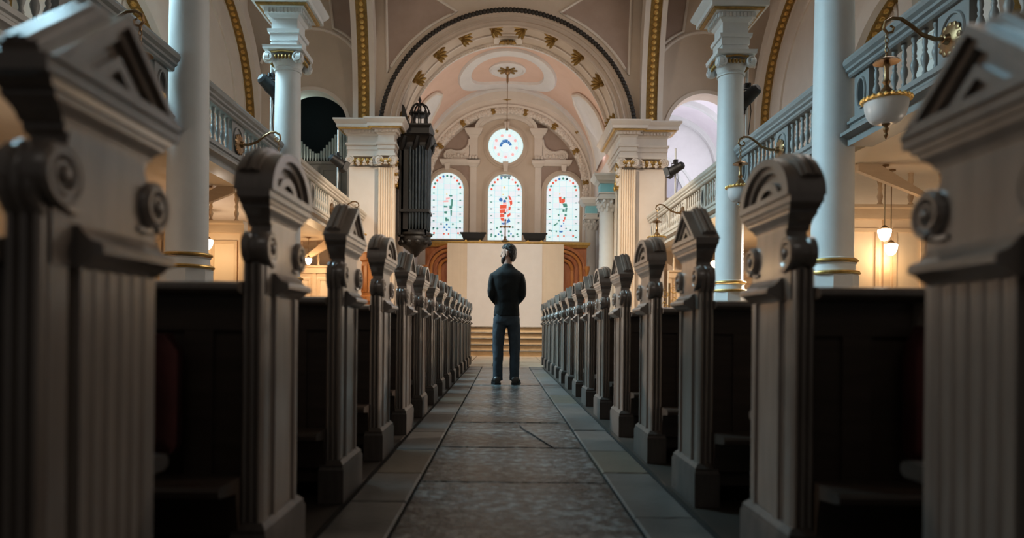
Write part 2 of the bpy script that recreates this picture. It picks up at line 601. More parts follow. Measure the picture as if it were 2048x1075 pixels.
for k in range(120):
    a = radians(2 + 176 * (k + 0.5) / 120)
    m.sphere((XC + 3.13 * cos(a), 18.72, ACZ + 3.25 * sin(a)), 0.03, 5, 4)
o = m.build('gilt_bead_row', M_GOLDOLD, arch)
o['kind'] = 'stuff'


def leaf_fan(n=9, r=0.36, seed=0):
    rnd = random.Random(seed)
    mm = MB()
    for k in range(n):
        a = radians(-80 + 160 * k / (n - 1))
        L = r * (0.75 + 0.25 * cos(a)) * rnd.uniform(0.85, 1.1)
        pts = [(0, 0, 0.0), (sin(a) * L * 0.5, cos(a) * L * 0.5, 0.06), (sin(a) * L * 0.85, cos(a) * L * 0.85, 0.05), (sin(a) * L, cos(a) * L, 0.09)]
        mm.tube(pts, [0.025, 0.055, 0.045, 0.012], 6)
    mm.sphere((0, -0.01, 0.05), 0.06, 8, 5)
    return mm.mesh('gilt_leaf', M_GOLDOLD)


LEAF = leaf_fan()
for deg in (172, 149, 132, 116, 99, 81, 64, 47, 30, 8):
    a = radians(deg)
    rx, rz = 3.12, 3.25
    p = Vector((XC + rx * cos(a), 19.15, ACZ + rz * sin(a)))
    inward = Vector((-cos(a) * 0.55, -0.83, -sin(a) * 0.55)).normalized()
    tang = Vector((sin(a), 0, -cos(a))) * (1 if deg < 90 else -1)
    ax = inward
    y = tang * -1
    y = (y - ax * y.dot(ax)).normalized()
    x = y.cross(ax)
    o = put('gilt_leaf', LEAF, arch)
    M4 = Matrix((x, y, ax)).transposed().to_4x4()
    M4.translation = p
    o.matrix_world = M4
# cartouche at the crown
m = MB()
m.box(XC - 0.42, XC + 0.42, 19.75, 20.15, ACZ + 3.28 - 0.10, ACZ + 3.28)
m.build('crown_tablet', M_PALE, arch)
o = put('gilt_leaf', LEAF, arch, (XC, 19.95, ACZ + 3.16), (pi, 0, 0))
o.scale = (0.9, 0.6, 0.8)

# ------------------------------------------------------------------ piers beside the arch
ENT = [  # (z, projection) of the entablature, shared with the columns
    (5.50, 0.00), (5.62, 0.00), (5.62, 0.02), (5.74, 0.02), (5.74, 0.05), (5.80, 0.06), (5.80, 0.0), (6.00, 0.0), (6.02, 0.03), (6.06, 0.05),
    (6.06, 0.09), (6.14, 0.09), (6.14, 0.15), (6.18, 0.17), (6.18, 0.26), (6.26, 0.26), (6.30, 0.30), (6.36, 0.34), (6.40, 0.34)]


def rect_loft(mb, x0, x1, y0, y1, lv, fx0=1, fx1=1, fy0=1, fy1=1):
    mb.rings([[(x0 - q * fx0, y0 - q * fy0, z), (x1 + q * fx1, y0 - q * fy0, z), (x1 + q * fx1, y1 + q * fy1, z), (x0 - q * fx0, y1 + q * fy1, z)] for z, q in lv])


def dentils(mb, x0, x1, y0, y1, z0, z1, q, sides='nwe', w=0.045, g=0.045, dd=0.035):
    p = w + g
    n = int((x1 - x0 + 2 * q) / p)
    for k in range(n):
        xx = x0 - q + (x1 - x0 + 2 * q - n * p + g) / 2 + k * p
        if 'n' in sides:
            mb.box(xx, xx + w, y0 - q - dd, y0 - q, z0, z1)
    n = int((y1 - y0 + 2 * q) / p)
    for k in range(n):
        yy = y0 - q + (y1 - y0 + 2 * q - n * p + g) / 2 + k * p
        if 'w' in sides:
            mb.box(x0 - q - dd, x0 - q, yy, yy + w, z0, z1)
        if 'e' in sides:
            mb.box(x1 + q, x1 + q + dd, yy, yy + w, z0, z1)


def spiral(mb, c, ax, r0, turns, r, n=30, sgn=1, u=None, dr=0.72):
    """raised spiral in the plane normal to ax"""
    ax = Vector(ax)
    u = Vector(u) if u else ax.orthogonal().normalized()
    v = ax.cross(u)
    pts, rr = [], []
    for k in range(n + 1):
        t = k / n
        a = sgn * 2 * pi * turns * t
        q = r0 * (1 - dr * t)
        pts.append(Vector(c) + u * cos(a) * q + v * sin(a) * q)
        rr.append(r * (1 - 0.45 * t))
    mb.tube(pts, rr, 6)
    mb.sphere(c, r * 1.3, 8, 6)


def capital_scrolls(gold, white, x0, x1, y, z, axis_sign=-1, R=0.10):
    """front scrolls of a capital in a plane facing the camera"""
    for cx, sg in ((x0, 1), (x1, -1)):
        white.lathe([(R, -0.03), (R * 1.02, 0.03), (R, 0.04)], (cx, y, z), 16, 'y')
        spiral(white, (cx, y - 0.04, z), (0, 1, 0), R * 0.92, 2.0, 0.018, 28, sg, (0, 0, 1))
    n = 5
    for k in range(n):
        gold.sphere((x0 + (x1 - x0) * (k + 1) / (n + 1), y - 0.03, z + 0.02), 0.045, 8, 6, (0.8, 0.6, 1.2))


PIER = {}
for s in (-1, 1):
    X = lambda d: XC + s * d
    lo = lambda a, b: (min(X(a), X(b)), max(X(a), X(b)))
    side = 'organ side' if s < 0 else 'lamp side'
    t = sroot('trim_2' if s < 0 else 'trim_3')
    PIER[s] = t
    # plain outer pilaster
    m = MB()
    x0, x1 = lo(3.56, 4.36)
    m.box(x0, x1, YW - 0.10, YW + 0.1, 0.0, 5.16)
    m.build('plain_pilaster', M_PALE, t, False)
    # fluted pilaster
    x0, x1 = lo(3.10, 3.53)
    pr = [(x0, YW + 0.1), (x0, YW - 0.22)]
    nf = 6
    wf = (x1 - x0 - 0.05) / nf
    for k in range(nf):
        a = x0 + 0.025 + k * wf
        pr.append((a + 0.008, YW - 0.22))
        for q in range(5):
            th = pi * q / 4
            pr.append((a + wf / 2 - (wf / 2 - 0.010) * cos(th), YW - 0.22 + 0.028 * sin(th)))
        pr.append((a + wf - 0.008, YW - 0.22))
    pr += [(x1, YW - 0.22), (x1, YW + 0.1)]
    m = MB()
    m.prism(pr, 'z', 0.3, 5.12)
    m.box(x0 - 0.03, x1 + 0.03, YW - 0.26, YW + 0.1, 0, 0.3)
    m.build('fluted_pilaster', M_BEIGE, t, True, 30)
    # capitals
    g, wv = MB(), MB()
    a0, a1 = lo(3.62, 4.30)
    capital_scrolls(g, wv, a0 - 0.02, a1 + 0.02, YW - 0.16, 5.31, R=0.135)
    b0, b1 = lo(3.14, 3.49)
    capital_scrolls(g, wv, b0, b1, YW - 0.28, 5.29, R=0.125)
    wv.box(*lo(3.52, 4.40), YW - 0.17, YW + 0.1, 5.43, 5.50)
    wv.box(*lo(3.06, 3.57), YW - 0.30, YW + 0.1, 5.43, 5.50)
    wv.build('capital', M_PALE, t)
    for k in range(5):
        g.sphere((X(3.11), YW + 0.0 + 0.13 * k, 5.32 - 0.02 * (k % 2)), 0.075, 8, 6, (0.7, 0.9, 1.3))
        g.sphere((X(3.09), YW + 0.06 + 0.13 * k, 5.16 - 0.10 * k), 0.07, 8, 6, (0.7, 0.9, 1.2))
    g.build('gilt_capital_leaves', M_GOLD, t)
    # entablature, breaking forward over the fluted pilaster
    m = MB()
    e0, e1 = lo(3.50, 4.40)
    rect_loft(m, e0, e1, YW - 0.12, YW + 0.1, ENT)
    dentils(m, e0, e1, YW - 0.12, YW + 0.1, 6.06, 6.13, 0.08, 'n')
    f0, f1 = lo(3.10, 3.54)
    rect_loft(m, f0, f1, YW - 0.24, YW + 1.7, ENT)
    dentils(m, f0, f1, YW - 0.24, YW + 1.7, 6.06, 6.13, 0.08, 'n' + ('e' if s < 0 else 'w'))
    m.build('entablature', M_PALE, t, True, 30)
    m = MB()
    for (q0, q1, yy, y2) in ((e0, e1, YW - 0.12, YW + 0.1), (f0, f1, YW - 0.24, YW + 1.7)):
        m.rings([[(q0 - q, yy - q, z), (q1 + q, yy - q, z), (q1 + q, y2 + q, z), (q0 - q, y2 + q, z)] for z, q in ((6.145, 0.155), (6.145, 0.20), (6.175, 0.215), (6.175, 0.155))])
    m.build('gilt_fillet', M_GOLD, t)
    # jamb of the arch
    m = MB()
    m.box(*lo(3.15, 3.30), YW + 0.1, 20.5, 0, 5.5)
    m.build('jamb', M_BEIGE, t, False)
    # tall gilt band that springs from the pier: far haunch of the arch over the last bay
    t2 = sroot('trim_4' if s < 0 else 'trim_5')
    cY, half, rise = 15.15, 3.33, 5.6
    dlo, dhi = 3.80, 4.12
    m = MB()
    a_, b_ = sorted((X(dlo), X(dhi)))
    m.arc([(0, a_), (0, b_), (0.35, b_), (0.35, a_)], (cY, 6.40), (half, rise), 0, pi, 60, 'yz')
    m.build('arch_band', M_GOLDOLD, t2)
    m = MB()
    for dd in (3.66, 4.12):
        a_, b_ = sorted((X(dd), X(dd + 0.14)))
        m.arc([(-0.05, a_), (-0.05, b_), (0.4, b_), (0.4, a_)], (cY, 6.40), (half, rise), 0, pi, 60, 'yz')
    m.build('arch_edge', M_PALE, t2, True, 30)
    rm = MB()
    rm.lathe([(0.055, -0.02), (0.075, 0.0), (0.06, 0.025), (0.03, 0.03), (0.03, 0.05), (0.0, 0.055)], (0, 0, 0), 10)
    ros = rm.mesh('rosette', M_GOLD)
    for k in range(26):
        a = radians(1.5 + 1.62 * k)
        p = Vector((X(3.96), cY + half * cos(a), 6.40 + rise * sin(a)))
        nrm = Vector((0, -cos(a) / half, -sin(a) / rise)).normalized()
        o = put('rosette', ros, t2)
        o.rotation_euler = nrm.to_track_quat('Z', 'Y').to_euler()
        o.location = p
        o.scale = (0.9, 0.9, 1)

# ------------------------------------------------------------------ chancel: vault, second arch, east wall
YE = 24.9
cv = sroot('ceiling_chancel')
VR = (3.2, 3.35)
m = MB()
m.arc([(0, 20.5), (0, 24.5)], (XC, ACZ), VR, 0, pi, 64, 'xz', closed=False)
m.build('vault', M_PEACH, cv)


def on_vault(ang, y, off):
    return (XC + (VR[0] - off) * cos(ang), y, ACZ + (VR[1] - off) * sin(ang))


# raised ring round the rose
m = MB()
n = 56
cy, hy, hx = 22.45, 1.62, radians(31)


def sq(t):
    c_, s_ = cos(t), sin(t)
    return math.copysign(abs(c_) ** 0.85, c_), math.copysign(abs(s_) ** 0.85, s_)


rr = []
for k in range(n):
    t = 2 * pi * k / n
    cu, su = sq(t)
    rr.append([on_vault(pi / 2 + hx * q * cu, cy + hy * q * su, of) for q, of in ((1.0, 0.0), (0.99, 0.09), (0.93, 0.11), (0.82, 0.11), (0.74, 0.09), (0.72, 0.0))])
rr.append(rr[0])
m.rings(rr, True, False)
m.build('oval_moulding', M_GREYW, cv, True, 50)
# lunettes on both flanks, painted whiter to carry the light of the side windows
for s in (-1, 1):
    m = MB()
    rows = []
    na, ny = 14, 12
    for i in range(na + 1):
        a = radians(3 + 43 * i / na)
        hw = 1.25 * sqrt(max(0.0, 1 - (i / na) ** 2.2)) + 0.02
        ang = a if s > 0 else pi - a
        rows.append([on_vault(ang, 22.25 + hw * (-1 + 2 * j / ny), 0.05 + 0.05 * (1 - (2 * j / ny - 1) ** 2)) for j in range(ny + 1)])
    m.rings(rows, False, False)
    m.build('lunette', M_GREYW, cv)
    m = MB()
    ed = [r[0] for r in rows] + [r[-1] for r in rows[::-1]]
    m.tube(ed, 0.06, 6)
    m.build('lunette_moulding', M_PALE, cv)
m = MB()
m.arc([(-0.05, 20.5), (-0.05, 20.62), (0.05, 20.62), (0.05, 20.5)], (XC, ACZ), VR, 0, pi, 60)
m.arc([(-0.10, 24.05), (-0.10, 24.35), (0.05, 24.35), (0.05, 24.05)], (XC, ACZ), VR, 0, pi, 60)
m.build('vault_rib', M_GREYW, cv, True, 30)
# side walls of the chancel
for s, nm in ((-1, 'wall_left'), (1, 'wall_right')):
    m = MB()
    a_, b_ = sorted((XC + s * 3.2, XC + s * 3.4))
    m.box(a_, b_, 20.45, 25.0, 0, ACZ + 0.05)
    struct(m.build(nm + '_chancel', M_GREYW, None, False))
# second arch
t = sroot('trim_6')
A2 = (2.85, 2.85)
C2 = 5.77
m = MB()
prof = [(0.0, YE + 0.02), (0.0, 24.45), (0.05, 24.42), (0.05, 24.36), (0.16, 24.36), (0.17, 24.32), (0.24, 24.30), (0.26, 24.36), (0.44, 24.36), (0.46, 24.30), (0.52, 24.30), (1.1, 24.32), (1.1, YE + 0.02)]
m.arc(prof, (XC, C2), A2, radians(-8), radians(188), 72)
m.build('arch_moulding', M_PALE, t, True, 30)
m = MB()
for s in (-1, 1):
    a_, b_ = sorted((XC + s * 2.82, XC + s * 3.25))
    m.box(a_, b_, 24.34, YE, 0.7, 5.6)
m.build('arch_jamb', M_PALE, t, False)
gl = MB()
for k in range(5):
    a = 2 * pi * k / 5
    gl.sphere((0.05 * cos(a), 0.05 * sin(a), 0.0), 0.045, 6, 4, (1, 1, 0.8))
gl.sphere((0, 0, 0.02), 0.045, 6, 4)
GAR = gl.mesh('garland_leaf', M_PALE)
GARG = gl.mesh('garland_leaf_gilt', M_GOLDOLD)
for s in (-1, 1):
    for k in range(8):
        o = put('garland_leaf', GARG if k % 3 == 1 else GAR, PIER[s], (XC + s * (3.12 - 0.015 * (k % 2)), YW - 0.20 + 0.03 * k, 5.36 - 0.095 * k), (pi / 2, k, 0))
        o.scale = (1.5 - 0.06 * k,) * 3
    for k in range(6):
        o = put('garland_leaf', GARG if k % 2 else GAR, PIER[s], (XC + s * (3.74 + 0.09 * k), YW - 0.17, 5.27 + 0.02 * (k % 2)), (pi / 2, k, 0))
        o.scale = (1.1,) * 3
    for k in range(3):
        o = put('garland_leaf', GARG if k % 2 == 0 else GAR, PIER[s], (XC + s * (3.23 + 0.09 * k), YW - 0.29, 5.27), (pi / 2, k, 0))
        o.scale = (1.1,) * 3
for k in range(57):
    a = radians(-4 + 188 * k / 56)
    o = put('garland_leaf', GARG if k % 7 == 3 else GAR, t, (XC + 2.90 * cos(a), 24.36, C2 + 2.90 * sin(a)), (pi / 2, random.uniform(0, 1), 0))
    o.scale = (random.uniform(1.3, 1.8),) * 3
for deg in (40, 140, 90):
    a = radians(deg)
    o = put('gilt_leaf', LEAF, t, (XC + 3.28 * cos(a), 24.34, C2 + 3.28 * sin(a)), (pi / 2, 0, a + pi / 2))
    o.scale = (0.75, 0.75, 0.75)

we = sroot('wall_east')
m = MB()
m.box(-3.4, 3.55, YE, YE + 0.3, 0.7, 9.8)
m.build('wall_face', M_BROWN, we, False)
EX = lambda px: (px - VX) * YE / F
EZ = lambda py: EYE + (VY - py) * YE / F
m = MB()
# projecting centre bay and its pilasters
cx = EX(1008.5)
m.box(EX(936), EX(1080), YE - 0.03, YE + 0.02, 0.8, EZ(268))
hh = EX(1064) - cx
m.prism([(cx - hh, EZ(268))] + [(cx + hh * cos(radians(180 - 180 * k / 24)), EZ(268) + (EZ(232) - EZ(268)) * sin(radians(180 * k / 24))) for k in range(25)] + [(cx + hh, EZ(268))], 'y', YE - 0.03, YE + 0.02)
m.build('centre_bay', M_PLASTER, we, False)
m = MB()
for a_, b_ in ((936, 952), (1065, 1081)):
    m.box(EX(a_), EX(b_), YE - 0.10, YE, EZ(322), EZ(276))
    rect_loft(m, EX(a_), EX(b_), YE - 0.10, YE, [(EZ(277), 0.0), (EZ(272), 0.04), (EZ(270), 0.10), (EZ(266), 0.14), (EZ(262), 0.18), (EZ(260), 0.18)], fy1=0)
    m.box(EX(a_) + 0.03, EX(b_) - 0.03, YE - 0.06, YE, EZ(480), EZ(334))
    rect_loft(m, EX(a_), EX(b_), YE - 0.10, YE, [(EZ(335), 0.0), (EZ(331), 0.03), (EZ(328), 0.09), (EZ(322), 0.10), (EZ(321), 0.10)], fy1=0)
m.build('pilasters', M_PALE, we, True, 30)
# the curved hood over the round window
m = MB()
m.arc([(0.0, YE), (0.0, YE - 0.16), (0.06, YE - 0.2), (0.10, YE - 0.2), (0.12, YE - 0.26), (0.24, YE - 0.30), (0.26, YE)], (cx, EZ(262)), (hh - 0.12, EZ(239) - EZ(262)), 0, pi, 36)
m.build('curved_hood', M_PALE, we, True, 30)
for s in (-1, 1):
    bx = lambda px: cx + s * (EX(px) - cx)
    m = MB()
    a_, b_ = sorted((bx(1066), bx(1135)))
    rect_loft(m, a_, b_, YE - 0.10, YE, [(EZ(332), 0.0), (EZ(329), 0.03), (EZ(326), 0.08), (EZ(322), 0.10), (EZ(321), 0.10)], fy1=0)
    m.build('cornice_shelf', M_PALE, we, True, 30)
    # scroll
    pl = [(1082, 280), (1083, 290), (1088, 298), (1097, 304), (1108, 305), (1118, 302), (1127, 304), (1131, 310), (1130, 317), (1124, 320), (1082, 320)]
    m = MB()
    m.prism([(bx(p), EZ(q)) for p, q in pl], 'y', YE - 0.07, YE)
    m.tube([(bx(p), YE - 0.08, EZ(q)) for p, q in pl[:9]], 0.045, 6)
    spiral(m, (bx(1120), YE - 0.08, EZ(312)), (0, 1, 0), 0.13, 1.8, 0.03, 30, s, (0, 0, 1))
    for k in range(4):
        m.sphere((bx(1090 + 7 * k), YE - 0.07, EZ(311 + (k % 2) * 2)), 0.07, 8, 6)
    for k in range(3):
        m.sphere((bx(1068 + 6 * k), YE - 0.11, EZ(316)), 0.07, 8, 6, (0.8, 0.8, 1.3))
    m.build('scroll', M_PALE, we, True, 40)
kst = MB()
for px, y0, y1 in ((892, 342, 330), (1008, 345, 325), (1124, 344, 331), (1010, 259, 246)):
    w_ = EX(px + 5) - EX(px)
    kst.prism([(EX(px) - w_ * 0.75, EZ(y0)), (EX(px) + w_ * 0.75, EZ(y0)), (EX(px) + w_ * 1.15, EZ(y1)), (EX(px) - w_ * 1.15, EZ(y1))], 'y', YE - 0.2, YE)
kst.build('keystones', M_PALE, we, False)


def stained(idx, px, pyb, pyt, halfpx, pieces, ncol=5, nrow=12):
    cx = EX(px)
    R = halfpx * YE / F
    zb = EZ(pyb)
    zs = EZ(pyt) - R
    t = sroot('window_%d' % idx)
    m = MB()
    loop = [(cx - R, zb)] + [(cx + R * cos(pi - pi * k / 24), zs + R * sin(pi - pi * k / 24)) for k in range(25)] + [(cx + R, zb)]
    m.prism(loop, 'y', YE - 0.05, YE - 0.04)
    m.build('lead', M_LEAD, t, False)
    m = MB()
    big = [(cx - R * 1.17, zb - 0.04)] + [(cx + R * 1.17 * cos(pi - pi * k / 24), zs + R * 1.17 * sin(pi - pi * k / 24)) for k in range(25)] + [(cx + R * 1.17, zb - 0.04)]
    m.ringprism(big, loop, 'y', YE - 0.13, YE - 0.02)
    big2 = [(cx - R * 1.30, zb - 0.04)] + [(cx + R * 1.30 * cos(pi - pi * k / 24), zs + R * 1.30 * sin(pi - pi * k / 24)) for k in range(25)] + [(cx + R * 1.30, zb - 0.04)]
    m.ringprism(big2, big, 'y', YE - 0.08, YE - 0.02)
    m.build('architrave', M_PLASTER, t, True, 30)
    me = {}
    zt = zs + R
    for i in range(ncol):
        for j in range(nrow):
            x0 = cx - R + 2 * R * i / ncol + 0.008
            x1 = cx - R + 2 * R * (i + 1) / ncol - 0.008
            z0 = zb + (zt - zb) * j / nrow + 0.008
            z1 = zb + (zt - zb) * (j + 1) / nrow - 0.008

            def top(x):
                d = abs(x - cx)
                return zs + sqrt(max(0, (R * 0.985) ** 2 - d * d))
            up = []
            for k in range(5):
                x = x0 + (x1 - x0) * k / 4
                up.append((x, min(z1, top(x))))
            if max(u[1] for u in up) < z0 + 0.03:
                continue
            up = [(a, max(b, z0 + 0.002)) for a, b in up]
            mm = MB()
            mm.prism([(x0, z0), (x1, z0)] + up[::-1], 'y', YE - 0.075, YE - 0.05)
            mm.build('pane', random.choice(M_PANE), t, False)
    # band of small coloured pieces following the arch
    cols = 'rgrodgbrrgr'
    for k in range(11):
        a = radians(8 + 164 * k / 10)
        q = 0.80 * R
        c_ = (cx + q * cos(a), zs + q * sin(a))
        mm = MB()
        w_ = 0.045
        mm.prism([(c_[0] + w_ * cos(b + a), c_[1] + w_ * sin(b + a)) for b in (0, 1.0, 2.1, 3.14, 4.2, 5.2)], 'y', YE - 0.09, YE - 0.074)
        mm.build('coloured_pane', C[cols[k]], t, False)
    for k in range(7):
        for sg in (-1, 1):
            mm = MB()
            x = cx + sg * 0.80 * R
            z = zb + (zs - zb) * (k + 0.6) / 7.2
            mm.box(x - 0.035, x + 0.035, YE - 0.09, YE - 0.074, z - 0.018, z + 0.018)
            mm.build('coloured_pane', C['gdg'[k % 3]], t, False)
    for col, poly in pieces:
        mm = MB()
        mm.prism([(EX(840 + p / 6.024), EZ(340 + q / 6.024)) for p, q in poly], 'y', YE - 0.095, YE - 0.074)
        mm.build('coloured_pane', C[col], t, False)


def blob(x, y, r, n=6, ph=0.3):
    return [(x + r * cos(2 * pi * k / n + ph), y + r * sin(2 * pi * k / n + ph)) for k in range(n)]


cpieces = [
    ('r', [(950, 425), (1030, 420), (1028, 465), (948, 470)]), ('r', [(946, 480), (1018, 474), (1008, 520), (950, 525)]), ('r', [(952, 532), (1005, 530), (1002, 570), (950, 572)]),
    ('r', [(955, 580), (1004, 578), (996, 618), (965, 612)]), ('r', [(1062, 380), (1094, 366), (1098, 410), (1076, 440)]), ('r', [(1056, 440), (1080, 446), (1074, 488), (1050, 486)]),
    ('r', [(1034, 548), (1074, 516), (1078, 545), (1044, 572)]), ('r', [(1046, 312), (1068, 318), (1090, 360), (1066, 366)]),
    ('o', [(1022, 480), (1046, 470), (1044, 505), (1020, 510)]), ('o', [(985, 395), (1030, 392), (1028, 415), (985, 418)]),
    ('b', blob(958, 362, 24)), ('b', blob(1004, 380, 20)), ('g', blob(1026, 345, 14)),
    ('b', [(1060, 585), (1078, 625), (1028, 645), (1034, 612)]), ('b', [(968, 640), (1022, 634), (1030, 655), (985, 662)]), ('d', blob(1012, 520, 14)),
    ('g', blob(1010, 690, 18)), ('d', [(1008, 700), (1022, 700), (1020, 790), (1006, 790)]), ('g', blob(960, 745, 16)), ('g', blob(1060, 740, 15)), ('g', blob(915, 700, 13)), ('g', blob(1105, 690, 13)),
    ('g', blob(850, 780, 14)), ('g', blob(900, 800, 15)), ('g', blob(1110, 800, 15)), ('g', blob(1160, 775, 14)), ('g', blob(975, 790, 14)), ('g', blob(1060, 795, 14)), ('b', blob(935, 775, 10)), ('b', blob(1085, 770, 10)),
    ('y', blob(1000, 215, 14)), ('y', blob(985, 300, 9)), ('d', [(950, 70), (1075, 70), (1080, 80), (945, 80)])]
lpieces = [
    ('o', [(300, 345), (348, 338), (345, 362), (298, 370)]), ('o', [(272, 380), (330, 374), (330, 396), (270, 398)]), ('g', [(340, 312), (376, 314), (374, 330), (340, 328)]),
    ('g', [(364, 360), (382, 360), (380, 440), (362, 440)]), ('g', [(342, 440), (376, 440), (374, 480), (344, 478)]), ('g', [(355, 490), (374, 490), (372, 560), (358, 556)]), ('g', [(275, 440), (320, 445), (320, 460), (275, 460)]),
    ('g', [(280, 510), (315, 505), (312, 535), (280, 530)]), ('g', [(294, 580), (318, 580), (312, 628), (296, 622)]), ('g', blob(326, 610, 14)), ('b', blob(312, 665, 12)), ('b', blob(285, 700, 12)), ('b', blob(340, 700, 12)), ('b', blob(312, 730, 12)),
    ('g', blob(245, 660, 12)), ('g', blob(385, 660, 12)), ('g', blob(200, 715, 13)), ('g', blob(430, 705, 13)), ('r', blob(160, 768, 13)), ('r', blob(280, 778, 11)), ('r', blob(335, 778, 11)), ('r', blob(450, 768, 13)), ('g', blob(150, 720, 10)), ('y', blob(310, 300, 9))]
rpieces = [
    ('r', [(1655, 325), (1685, 318), (1690, 400), (1662, 390)]), ('r', [(1688, 345), (1728, 340), (1730, 380), (1692, 404)]), ('g', blob(1720, 335, 12)), ('g', [(1700, 400), (1750, 400), (1760, 440), (1712, 446)]),
    ('g', [(1735, 450), (1758, 450), (1752, 500), (1732, 498)]), ('g', [(1700, 470), (1728, 470), (1726, 500), (1700, 500)]), ('g', blob(1738, 540, 16)), ('r', [(1720, 560), (1742, 566), (1732, 595), (1718, 590)]), ('r', blob(1716, 606, 12)),
    ('g', blob(1655, 538, 11)), ('g', blob(1660, 605, 11)), ('g', [(1595, 660), (1640, 630), (1645, 645), (1605, 672)]), ('b', blob(1688, 670, 12)), ('b', [(1660, 730), (1710, 730), (1700, 748), (1670, 748)]), ('b', blob(1715, 640, 9)),
    ('g', blob(1630, 735, 11)), ('g', blob(1570, 730, 11)), ('g', blob(1800, 720, 12)), ('g', blob(1745, 700, 10)), ('r', blob(1650, 790, 11)), ('r', blob(1720, 790, 11)), ('r', blob(1832, 788, 13)), ('y', blob(1665, 285, 9)), ('g', [(1625, 464), (1700, 462), (1700, 468), (1625, 470)])]
stained(1, 892, 479, 347, 33, lpieces)
stained(2, 1007.5, 481, 349, 34, cpieces)
stained(3, 1123, 482, 350, 33, rpieces)
# round window
t = sroot('window_4')
cx, cz, R = EX(1008), EZ(293), 35 * YE / F
m = MB()
m.lathe([(R, YE - 0.05), (R, YE - 0.04)], (cx, 0, cz), 40, 'y')
m.build('lead', M_LEAD, t, False)
m = MB()
for r0, r1, d in ((1.0, 1.14, 0.13), (1.14, 1.26, 0.08)):
    m.ringprism([(cx + R * r1 * cos(2 * pi * k / 40), cz + R * r1 * sin(2 * pi * k / 40)) for k in range(40)], [(cx + R * r0 * cos(2 * pi * k / 40), cz + R * r0 * sin(2 * pi * k / 40)) for k in range(40)], 'y', YE - d, YE - 0.02)
m.build('architrave', M_PLASTER, t, True, 30)
for ri, (r0, r1, n) in enumerate(((0.0, 0.34, 1), (0.36, 0.72, 10), (0.74, 0.985, 16))):
    for k in range(n):
        a0, a1 = 2 * pi * k / n + 0.012, 2 * pi * (k + 1) / n - 0.012
        q = 24 if n == 1 else 4
        po = [(cx + R * r1 * cos(a0 + (a1 - a0) * i / q), cz + R * r1 * sin(a0 + (a1 - a0) * i / q)) for i in range(q + 1)]
        if r0 > 0:
            po += [(cx + R * r0 * cos(a1 - (a1 - a0) * i / q), cz + R * r0 * sin(a1 - (a1 - a0) * i / q)) for i in range(q + 1)]
        mm = MB()
        mm.prism(po, 'y', YE - 0.075, YE - 0.05)
        mm.build('pane', M_PANE[(k + ri) % 3] if ri < 2 else M_PANE[1], t, False)
for k in range(9):
    a = radians(-90 + 40 * k)
    mm = MB()
    mm.prism(blob(cx + 0.62 * R * cos(a), cz + 0.62 * R * sin(a), 0.06), 'y', YE - 0.09, YE - 0.074)
    mm.build('coloured_pane', C['o'], t, False)
for k in range(6):
    a0, a1 = radians(15 + 28 * k), radians(15 + 28 * k + 25)
    mm = MB()
    r0, r1 = 0.22 * R, (0.36 + 0.05 * (k in (2, 3))) * R
    mm.prism([(cx + r1 * cos(a0), cz - 0.02 + r1 * sin(a0)), (cx + r1 * cos(a1), cz - 0.02 + r1 * sin(a1)), (cx + r0 * cos(a1), cz - 0.02 + r0 * sin(a1)), (cx + r0 * cos(a0), cz - 0.02 + r0 * sin(a0))], 'y', YE - 0.09, YE - 0.074)
    mm.build('coloured_pane', C['b'], t, False)

# rose and hanging rod
t = thing('ceiling_rose', 'gilt ceiling rose with a thin hanging rod in the peach chancel vault', 'ceiling rose', (XC, 22.45, ACZ + VR[1] - 0.02))
m = MB()
m.lathe([(0.62, 0.02), (0.62, -0.06), (0.55, -0.10), (0.50, -0.05), (0.30, -0.05), (0.0, -0.05)], (0, 0, 0), 32)
m.build('rose_disc', M_GREYW, t)
pm = MB()
for k in range(4):
    q = k / 3
    pm.sphere((0.08 + 0.20 * q, 0, -0.07), 0.06, 8, 5, (1.1, 0.8, 0.5))
pme = pm.mesh('petal', M_GOLDOLD)
for k in range(8):
    put('petal', pme, t, None, (0, 0, 2 * pi * k / 8))
m = MB()
m.lathe([(0.05, -2.05), (0.03, -2.0), (0.012, -1.95), (0.012, -0.5), (0.035, -0.42), (0.035, -0.2), (0.09, -0.16), (0.14, -0.06)], (0, 0, 0), 10)
m.build('rod', M_BRASS, t)

